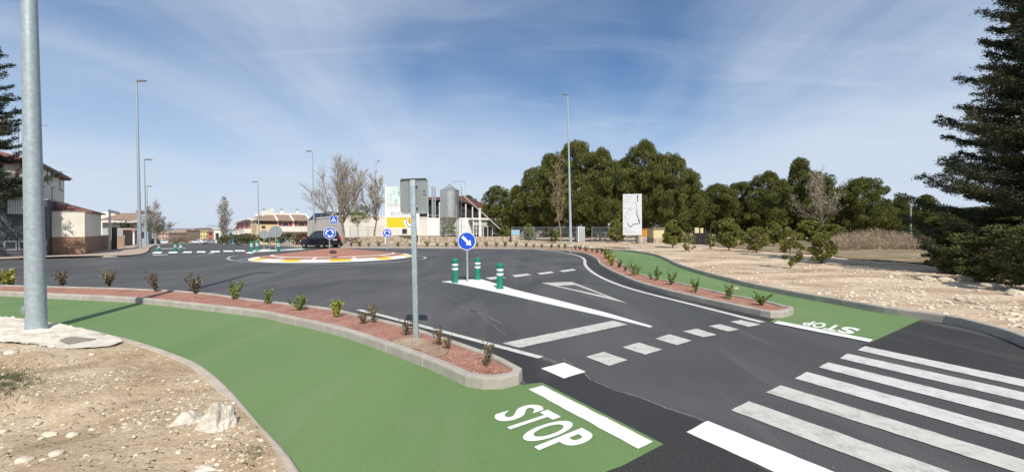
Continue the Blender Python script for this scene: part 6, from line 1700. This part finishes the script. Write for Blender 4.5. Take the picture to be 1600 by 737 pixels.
for px, by, w_, lab in ((930, 377, 5, 'round pale bale left of the information board, nearer the fence'), (945, 376.5, 5, 'round pale bale left of the information board, nearer the board')):
    x, y = G(px, by, .1); me = rock_mesh(300 + px, w_ * y / F, w_ * y / F, w_ * y / F * .7, 2, .2); place_rock(me, 'boulder', x, y, .25, lab.replace('bale', 'boulder'), 'boulder')

# ---- distant town beyond the street
rnd = random.Random(21); M_tp = mat('town_roof', (.50, .38, .30), .9, var=.2, scale=.3)
M_t = [mat('town_white', (.62, .58, .52), .9, var=.06, scale=.5), mat('town_cream', (.60, .52, .38), .9, var=.06, scale=.5), mat('town_pink', (.50, .34, .27), .9, var=.06, scale=.5), mat('town_yellow', (.62, .53, .25), .9), mat('town_brick', (.38, .14, .10), .9)]
def town(px0, px1, top, bot, Y, m, label, nw=3, nf=2, roof=None):
    x0, x1 = AT(px0, Y), AT(px1, Y); z0, z1 = ZAT(bot, Y), ZAT(top, Y); t = empty('town_building', label, 'building', ((x0 + x1) / 2, Y, z0)); w = (x1 - x0) / 2; h = z1 - z0
    part('wall', m, t, (-w, w, 0, 12, -6, h))
    part('roof', roof or M_tp, t, (-w - .2, w + .2, -.3, 12.2, h + .003, h + .3))
    for i in range(nw):
        for j in range(nf):
            cx_ = -w + (i + .5) * 2 * w / nw; cz_ = h * (j + .55) / nf; s = min(w / nw * .45, 1.0); part('window', M_glass, t, (cx_ - s, cx_ + s, -.06, 0, cz_ - h / nf * .2, cz_ + h / nf * .2))
    return t
town(247, 263, 364, 374, 190, M_t[2], 'pinkish low building at the left end of the distant town')
town(264, 276, 360.5, 371, 230, M_t[0], 'white block left of the brown-fronted one in the distant town', 2)
town(275, 291, 359.5, 371, 215, mat('town_brown', (.44, .36, .28), .9), 'brown-fronted long building in the distant town', 4, 1)
town(291, 303, 357.5, 371, 225, M_t[0], 'tallest white building of the distant town', 2)
town(303, 313, 359.5, 371, 235, M_t[3], 'yellow building right of the tallest white one', 2)
town(313, 325, 360, 372, 215, M_t[3], 'second yellow building of the distant town with a pale front', 3)
town(324, 334, 361, 379, 150, M_t[4], 'brick-red gabled house in front of the distant town', 1, 2)
town(334, 345, 358, 382.5, 128, mat('town_offwhite', (.66, .66, .56), .85), 'pale windowless house end wall beside the bare poplar', 1, 1, M_wh)
town(357, 365, 359, 375, 120, mat('town_blue', (.20, .42, .55), .7), 'light blue shop front between the poplar and the terraces', 1, 1)
town(366, 372, 350, 377, 150, M_t[0], 'white building end glimpsed at the left of the terraces', 1, 2)
# scrub and olive patches before the town
hedge('hedge', 262, 277, 380, 371, 140, 'dark green bush left of the brown scrub before the distant town', M_hedge, 7, 4)
M_scr = mat('scrub_leaves', (.17, .13, .09), .9, color2=(.26, .21, .14), scale=.3, island=.3)
hedge('hedge', 273, 302, 380, 368, 138, 'brownish bare thicket before the distant town', M_scr, 8, 4)
hedge('hedge', 326, 336, 366, 352.5, 185, 'dark cypress clump above the brick-red house', M_hedge, 9, 3)
hedge('hedge', 305, 332, 379, 371, 160, 'dull thicket behind the parked white cars', M_scr, 10, 3)
# hills on the skyline
mb = MB(); vs = []; n = 90
for i in range(n + 1):
    px = -900 + i * 36; Y = 2600.0; h = 8 + 16 * (.5 + .5 * noise.noise(Vector((i * .16, 3, 0)))) + (34 if 200 < px < 420 else 0) * 0
    if 240 <= px <= 330: h += 6
    for s, hh in ((0, -25), (1, h * .55), (2, h), (3, -25)): x_ = AT(px, Y); vs.append((x_, Y + s * 160, hh))
mb.add(vs, [(i * 4 + k, i * 4 + k + 1, (i + 1) * 4 + k + 1, (i + 1) * 4 + k) for i in range(n) for k in range(3)])
o = mb.build('hills', mat('hill_scrub', (.13, .13, .14), .95, color2=(.19, .19, .20), scale=.01), smooth=True); o['kind'] = 'structure'

# ------------------------------------------------------------------ cars
def make_car(label, m_body, L=4.6, Wd=1.84, H=1.72, suv=True):
    t = empty('parked_car', label, 'car')
    hw = Wd / 2; s = L / 4.6; k = H / 1.72
    # sections along the length: x, half width low, half width belt, z low, z belt
    low = [(-2.30, .80, .78, .48, .92), (-2.24, .90, .86, .36, .98), (-1.9, .92, .89, .30, 1.02), (-1.2, .92, .90, .28, 1.02), (0, .92, .90, .28, 1.00), (1.0, .92, .89, .28, .98), (1.5, .91, .86, .28, .94), (1.95, .88, .80, .30, .86), (2.2, .80, .70, .34, .74), (2.30, .70, .60, .42, .62)]
    mb = MB(); vs = []
    for x_, a, b, z0, z1 in low:
        f_ = hw / .92; ring = [(-a * .92, z0), (-a, z0 + .08), (-a * 1.0, (z0 + z1) * .5), (-b, z1 - .05), (-b * .93, z1), (b * .93, z1), (b, z1 - .05), (a, (z0 + z1) * .5), (a, z0 + .08), (a * .92, z0)]
        vs += [(x_ * s, y_ * f_, z_ * k) for y_, z_ in ring]
    K = 10; n = len(low)
    fs = [(i * K + j, i * K + (j + 1) % K, (i + 1) * K + (j + 1) % K, (i + 1) * K + j) for i in range(n - 1) for j in range(K)] + [tuple(range(K - 1, -1, -1)), tuple(range((n - 1) * K, n * K))]
    mb.add(vs, fs); body = mb.build('body', m_body, t, True)
    # greenhouse
    rr = [(-2.2, .98, .80), (-2.0, 1.60, .66), (-1.85, 1.69, .62), (-.6, 1.72, .62), (.15, 1.66, .62), (.95, 1.06, .76), (1.2, .93, .80)] if suv else [(-1.9, .96, .78), (-1.3, 1.35, .62), (-.8, 1.46, .60), (0, 1.47, .60), (.4, 1.38, .62), (1.1, .94, .76), (1.25, .90, .78)]
    mb = MB(); vs = []
    for x_, z1, b in rr:
        f_ = hw / .92; vs += [(x_ * s, -.87 * f_ if z1 > 1.1 else -.84 * f_, .93 * k), (x_ * s, -b * f_, z1 * k), (x_ * s, b * f_, z1 * k), (x_ * s, .87 * f_ if z1 > 1.1 else .84 * f_, .93 * k)]
    n = len(rr); mb.add(vs, [(i * 4 + j, i * 4 + j + 1, (i + 1) * 4 + j + 1, (i + 1) * 4 + j) for i in range(n - 1) for j in range(3)] + [(3, 2, 1, 0), tuple(range((n - 1) * 4, n * 4))])
    mb.build('cabin', m_body, t, True)
    # windows as panes set just proud
    f_ = hw / .92
    def side(x0, x1, z0, z1, x2, x3, sd):
        lo = lambda z_: (.87 + (.62 - .87) * (z_ - .93) / (1.70 - .93)) * f_ + .012
        return [(x0 * s, sd * lo(z0), z0 * k), (x1 * s, sd * lo(z0), z0 * k), (x2 * s, sd * lo(z1), z1 * k), (x3 * s, sd * lo(z1), z1 * k)]
    zt = 1.60 if suv else 1.38
    segs = [(-1.95, -1.35, -1.35, -1.80), (-1.28, -.35, -.38, -1.28), (-.27, .85, .17, -.28)] if suv else [(-1.5, -.45, -.45, -1.0), (-.37, .95, .42, -.37)]
    for sd in (-1, 1):
        for a, b, c, d in segs:
            mb = MB(); q = side(a, b, 1.04 if suv else 1.0, zt, c, d, sd)
            if not suv: q = [(p[0], p[1] * (1 - (0 if i < 2 else -.06)), p[2]) for i, p in enumerate(q)]
            mb.add(q, [(0, 1, 2, 3)]); mb.build('side_window', M_glass, t)
    mb = MB(); zr0, zr1 = (1.12, 1.55) if suv else (1.0, 1.3)
    xr = lambda z_: (-2.2 + .2 * (z_ - .98) / .62 - .016) if suv else (-1.9 + .6 * (z_ - .96) / .39 - .02)
    mb.add([(xr(zr0) * s, -.68 * f_, zr0 * k), (xr(zr0) * s, .68 * f_, zr0 * k), (xr(zr1) * s, .58 * f_, zr1 * k), (xr(zr1) * s, -.58 * f_, zr1 * k)], [(0, 1, 2, 3)]); mb.build('rear_window', M_glass, t)
    mb = MB(); xw = [(.90, 1.12, .70), (.25, 1.60, .58)] if suv else [(1.02, 1.0, .68), (.46, 1.33, .56)]
    mb.add([((xw[0][0] + .04) * s, -xw[0][2] * f_, (xw[0][1] + .02) * k), ((xw[0][0] + .04) * s, xw[0][2] * f_, (xw[0][1] + .02) * k), ((xw[1][0] + .04) * s, xw[1][2] * f_, (xw[1][1] + .02) * k), ((xw[1][0] + .04) * s, -xw[1][2] * f_, (xw[1][1] + .02) * k)], [(0, 1, 2, 3)]); mb.build('windscreen', M_glass, t)
    M_tyre = mat('tyre', (.015, .015, .016), .85); M_rim = mat('rim_alloy', (.50, .50, .51), .4, metal=.4); M_arch = mat('black_trim', (.02, .02, .022), .6)
    wr = .35 * k
    for x_ in (-1.38, 1.42):
        for sd in (-1, 1):
            mb = MB(); n = 24; pr = [(wr * .6, 0), (wr * .97, .02), (wr, .05), (wr, .17), (wr * .97, .2), (wr * .6, .2)]; vs = []
            for r__, y_ in pr: vs += [(x_ * s + r__ * math.cos(2 * PI * i / n), sd * (hw + .005 - y_), wr + r__ * math.sin(2 * PI * i / n)) for i in range(n)]
            mb.add(vs, [(i * n + j, i * n + (j + 1) % n, (i + 1) * n + (j + 1) % n, (i + 1) * n + j) for i in range(len(pr) - 1) for j in range(n)]); wh_ = mb.build('wheel', M_tyre, t, True)
            mb = MB()
            for q in range(7):
                a = 2 * PI * q / 7; d1 = Vector((math.cos(a), 0, math.sin(a))); d2 = Vector((-math.sin(a), 0, math.cos(a))) * .035; c_ = Vector((x_ * s, sd * (hw - .015), wr))
                mb.add([c_ + d2, c_ - d2, c_ + d1 * wr * .62 - d2, c_ + d1 * wr * .62 + d2], [(0, 1, 2, 3)])
            mb.add([(x_ * s + wr * .64 * math.cos(2 * PI * i / n), sd * (hw - .05), wr + wr * .64 * math.sin(2 * PI * i / n)) for i in range(n)], [tuple(range(n))], None)
            mb.build('rim', M_rim, wh_)
            mb = MB(); vs = []
            for i in range(13):
                a = PI * i / 12; vs += [(x_ * s + (wr + .03) * math.cos(a), sd * (hw + .004), wr + (wr + .03) * math.sin(a)), (x_ * s + (wr + .12) * math.cos(a), sd * (hw + .001), wr + (wr + .12) * math.sin(a) * .98)]
            mb.add(vs, [(2 * i, 2 * i + 1, 2 * i + 3, 2 * i + 2) for i in range(12)]); mb.build('wheel_arch', M_arch, t)
    part('bumper', M_arch if suv else m_body, t, (-2.36 * s, -2.2 * s, -.84 * f_, .84 * f_, .36 * k, .60 * k), c=.05)
    part('side_sill', M_arch, t, (-1.0 * s, 1.0 * s, -hw - .012, -hw + .03, .27 * k, .40 * k), (-1.0 * s, 1.0 * s, hw - .03, hw + .012, .27 * k, .40 * k))
    M_tl = mat('tail_light', (.55, .01, .01), .25, coat=.5); M_hl = mat('head_light', (.6, .62, .65), .15)
    for sd in (-1, 1):
        y0 = sd * .80 * f_; y1 = sd * .60 * f_
        part('tail_light', M_tl, t, (-2.335 * s, -2.12 * s, min(y0, y1), max(y0, y1), .84 * k, 1.16 * k if suv else .95 * k), c=.03)
        part('headlight', M_hl, t, (2.02 * s, 2.22 * s, min(sd * .78 * f_, sd * .50 * f_), max(sd * .78 * f_, sd * .50 * f_), .64 * k, .76 * k), c=.03)
        mi = part('side_mirror', m_body, t, (.72 * s, .88 * s, min(sd * (hw - .05), sd * (hw + .16)), max(sd * (hw - .05), sd * (hw + .16)), 1.02 * k, 1.18 * k), c=.03)
        if suv: 
            mb = MB(); mb.tube([(-1.7 * s, sd * .58 * f_, 1.68 * k), (-1.65 * s, sd * .58 * f_, 1.75 * k), (.05 * s, sd * .58 * f_, 1.73 * k), (.1 * s, sd * .58 * f_, 1.66 * k)], .018, 6); mb.build('roof_rail', M_galv_d, t)
    pl_ = part('number_plate', M_sw, t, (-2.345 * s, -2.31 * s, -.26, .26, .80 * k, .91 * k))
    return t
M_black = mat('car_paint_black', (.006, .007, .012), .2, coat=.3, spec=.4)
M_silver = mat('car_paint_silver', (.42, .43, .44), .3, metal=.4, coat=.5)
M_carw = mat('car_paint_white', (.62, .63, .62), .3, coat=.5)
suv = make_car('black sport utility car seen from behind, driving off behind the roundabout island', M_black, 4.55, 1.86, 1.86)
suv.name = 'moving_car'
cx_, cy_ = G(500, 387.3); suv.location = (cx_, cy_, 0); suv.rotation_euler = (0, 0, R(154))
c1_ = make_car('silver-white estate car parked left of two in front of the distant houses', M_carw, 4.4, 1.75, 1.5, False)
x, y, z = GZ(309, 382.5); c1_.location = (AT(310, 112), 112, zf(AT(310, 112), 112)); c1_.rotation_euler = (0, 0, R(172)); c1_['group'] = 'cars parked far down the street'
c2 = make_car('silver car parked right of two in front of the distant houses', M_silver, 4.3, 1.75, 1.45, False)
c2.location = (AT(329, 114), 114, zf(AT(329, 114), 114)); c2.rotation_euler = (0, 0, R(8)); c2['group'] = 'cars parked far down the street'
c3 = make_car('dark car parked under the bare street tree on the left side of the street', mat('car_paint_dark', (.02, .035, .05), .25, coat=.6), 4.3, 1.75, 1.5, False)
c3.location = (AT(242, 88), 88, zf(AT(242, 88), 88)); c3.rotation_euler = (0, 0, R(-50)); c3['group'] = 'cars parked far down the street'
c4 = make_car('white car parked by the left kerb farther on than the dark car', M_carw, 4.2, 1.75, 1.5, False)
c4.location = (AT(257, 120), 120, zf(AT(257, 120), 120)); c4.rotation_euler = (0, 0, R(-50)); c4['group'] = 'cars parked far down the street'
